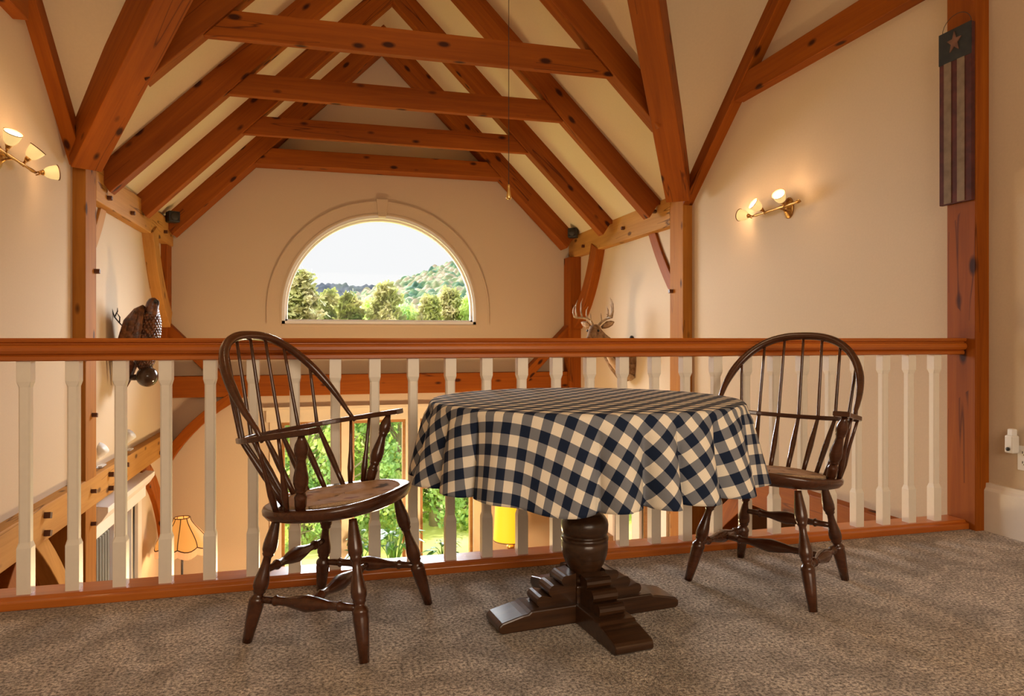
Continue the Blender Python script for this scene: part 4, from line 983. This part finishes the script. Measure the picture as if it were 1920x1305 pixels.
# ---------------------------------------------------------------- outdoors
ZGd = -3.3
m = MB(); NXg, NYg = 60, 50
vs = [(-60+120*i/NXg, 9.2+60*j/NYg, ZGd+.25*noise.noise(Vector((i*.3, j*.3, 0)))) for j in range(NYg+1) for i in range(NXg+1)]
m.add(vs, [(j*(NXg+1)+i, j*(NXg+1)+i+1, (j+1)*(NXg+1)+i+1, (j+1)*(NXg+1)+i) for j in range(NYg) for i in range(NXg)], True)
tag(m.build('lawn', 'lawn'), 'sunlit green lawn outside the tall windows', 'lawn', kind='stuff')
def tree_mesh(kind, seed):
    rnd = random.Random(seed); fol = MB(); wd = MB()
    if kind == 'pine':
        H = 1.0; wd.tube([(0,0,0),(.01,0,.5),(0,.01,1.0)], [.018,.011,.002], 8)
        for lv in range(30):
            z = .10+.88*(lv/29); L = .30*(1-z)**.75+.02
            for q in range(7):
                a = rnd.uniform(0, 2*PI); l = L*rnd.uniform(.6, 1.15); d = Vector((math.cos(a), math.sin(a), rnd.uniform(.05, .38)))
                p0 = Vector((0,0,z)); p1 = p0+d*l; wd.tube([p0, p1], [.003,.001], 4, cap=False)
                for c in range(12):
                    b = p0.lerp(p1, rnd.uniform(.25, 1.05))+Vector([rnd.gauss(0, .012) for _ in range(3)])
                    for _ in range(2):
                        v = Vector([rnd.gauss(0, 1) for _ in range(3)]).normalized()*.026; w = v.orthogonal().normalized()*.007
                        fol.add([b-v-w, b-v+w, b+v+w, b+v-w], [(0,1,2,3)])
    else:
        wd.tube([(0,0,0),(.01,0,.3),(0,.02,.75)], [.03,.022,.006], 8); cl = []
        for q in range(64):
            a = rnd.uniform(0, 2*PI); zz = rnd.uniform(.02, 1.0); r = .36*math.sin(PI*min(1, (zz+.35)/1.35))**.6*rnd.uniform(.35, 1)
            c = Vector((r*math.cos(a), r*math.sin(a), zz*.96)); cl.append(c)
            wd.tube([(0,0,max(.1, zz*.6)), tuple(c)], [.006,.002], 4, cap=False)
        for c in cl:
            R_ = rnd.uniform(.055, .10)
            for _ in range(95):
                v = Vector([rnd.gauss(0, 1) for _ in range(3)]).normalized()*R_*rnd.uniform(.55, 1.05); b = c+v
                n_ = (v.normalized()+Vector([rnd.gauss(0, .5) for _ in range(3)])).normalized(); u = n_.orthogonal().normalized()*rnd.uniform(.010, .018); w = n_.cross(u)
                fol.add([b-u, b-w*.7, b+u, b+w*.7], [(0,1,2,3)])
    return fol, wd
protos = {}
for kind, mat in (('pine', 'leafC'), ('broad', 'leafA'), ('broad2', 'leafB')):
    for s_ in range(2):
        f_, w_ = tree_mesh('pine' if kind == 'pine' else 'broad', 11*s_+len(kind))
        protos[kind, s_] = (f_.mesh('tree_foliage', mat), w_.mesh('tree_trunk', 'bark'))
def tree(kind, s_, x, y, h, w, label, z=ZGd):
    t = thing('conifer_tree' if kind == 'pine' else 'leafy_tree', label, 'tree', (x, y, z-.05), (x*7+y) % 6.28, group={'pine': 'straw coloured conifers outside', 'broad': 'bright leafy trees outside', 'broad2': 'dark green trees outside'}[kind]); t.scale = (w, w, h)
    f_, k_ = protos[kind, s_]
    for nm, me in (('foliage', f_), ('trunk', k_)):
        o = bpy.data.objects.new(nm, me); COL.objects.link(o); o.parent = t
rnd = random.Random(4)
ORD = ['first', 'second', 'third', 'fourth', 'fifth', 'sixth', 'seventh', 'eighth', 'ninth', 'tenth', 'eleventh', 'twelfth', 'thirteenth', 'fourteenth', 'fifteenth', 'sixteenth']
BACK = sorted([566, 618, 655, 725, 690, 775, 842, 880, 535, 598, 808, 752, 500, 920])
def dirx(px, y):     # world x at depth y for a view direction
    u = (px-960)/1330.; c_, s_ = math.cos(TH), math.sin(TH); return y*(u*c_+s_)/(-u*s_+c_)
# row of trees along the lawn's edge, then taller ones behind
lab = {'pine': 'straw-tipped conifer at the lawn edge, its top showing in the arched window', 'broad': 'bright leafy tree at the lawn edge outside the windows', 'broad2': 'darker green leafy tree at the lawn edge outside the windows'}
for i_, px in enumerate(range(380, 1300, 62)):
    y = 15.6+rnd.uniform(-.7, 1.0); kd = ['broad', 'broad2', 'broad'][i_ % 3]
    tree(kd, i_ % 2, dirx(px, y), y, rnd.uniform(4.2, 4.7), rnd.uniform(3.6, 4.3), '%s leafy tree at the lawn edge, %s of the row from the left' % ('darker green' if kd == 'broad2' else 'bright', ORD[i_]))
for px, top, kd in ((566, 512, 'pine'), (618, 548, 'pine'), (655, 552, 'pine'), (725, 535, 'pine'), (690, 560, 'broad'), (775, 572, 'broad'), (842, 545, 'pine'), (880, 556, 'broad'), (535, 556, 'broad2'), (598, 560, 'broad'), (808, 560, 'pine'), (752, 562, 'broad2'), (500, 540, 'pine'), (920, 540, 'pine')):
    y = 25+rnd.uniform(-1.5, 2.5); x = dirx(px, y); u = (px-960)/1330.; dpt = y/(-u*math.sin(TH)+math.cos(TH)); zt_ = .95+(634-top)/1330.*dpt
    h = zt_-ZGd; tree(kd, int(px) % 2, x, y, h, h*(.95 if kd == 'pine' else .7), '%s behind the front row, %s of the back row from the left' % ({'pine': 'straw-tipped conifer', 'broad': 'bright leafy tree', 'broad2': 'dark green leafy tree'}[kd], ORD[BACK.index(px)]))
# wooded hills
def hill(name, mat, label, y0, y1, fn, nx=300, ny=110, x0=-1, x1=1, bump=1.0):
    m = MB(); vs = []
    for j in range(ny+1):
        y = y0+(y1-y0)*j/ny
        for i in range(nx+1):
            px = x0+(x1-x0)*i/nx; x = dirx(px, y); u = (px-960)/1330.; dpt = y/(-u*math.sin(TH)+math.cos(TH))
            z = fn(px, j/ny, dpt)
            cell = noise.voronoi(Vector((x/(3.6*bump), y/(3.6*bump), 0)))[0][0]
            z += 2.2*bump*max(0, 1-cell*1.6)**.5+1.6*bump*noise.noise(Vector((x*.35/bump, y*.35/bump, 0)))
            vs.append((x, y, z))
    m.add(vs, [(j*(nx+1)+i, j*(nx+1)+i+1, (j+1)*(nx+1)+i+1, (j+1)*(nx+1)+i) for j in range(ny) for i in range(nx)], True)
    return tag(m.build(name, mat), label, 'hill', kind='stuff')
M['forest'] = ramp_noise('hillside_forest', [(.015, .06, .03), (.05, .13, .06), (.16, .20, .08), (.34, .26, .17), (.10, .17, .07), (.26, .24, .12)], .10, .95, detail=8)
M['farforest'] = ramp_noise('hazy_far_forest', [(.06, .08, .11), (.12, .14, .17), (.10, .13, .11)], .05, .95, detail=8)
def f1(px, t, d):
    pts = [(380, 606), (620, 560), (690, 538), (760, 514), (820, 495), (900, 476), (1000, 460), (1300, 440)]
    for (a, za), (b, zb) in zip(pts, pts[1:]):
        if a <= px <= b: yy = za+(zb-za)*(px-a)/(b-a); break
    else: yy = pts[-1][1] if px > 1300 else pts[0][1]
    top = .95+(634-yy)/1330.*d
    return -6+(top-2+6)*min(1, t)**.9
def f2(px, t, d):
    yy = 531-6*math.sin((px-540)/60.)+.02*(px-560)
    return -10+(.95+(634-yy)/1330.*d-4+10)*t
hill('wooded_hill', 'forest', 'wooded hillside rising to the right beyond the arched window', 90, 330, f1, 520, 150, 380, 1300)
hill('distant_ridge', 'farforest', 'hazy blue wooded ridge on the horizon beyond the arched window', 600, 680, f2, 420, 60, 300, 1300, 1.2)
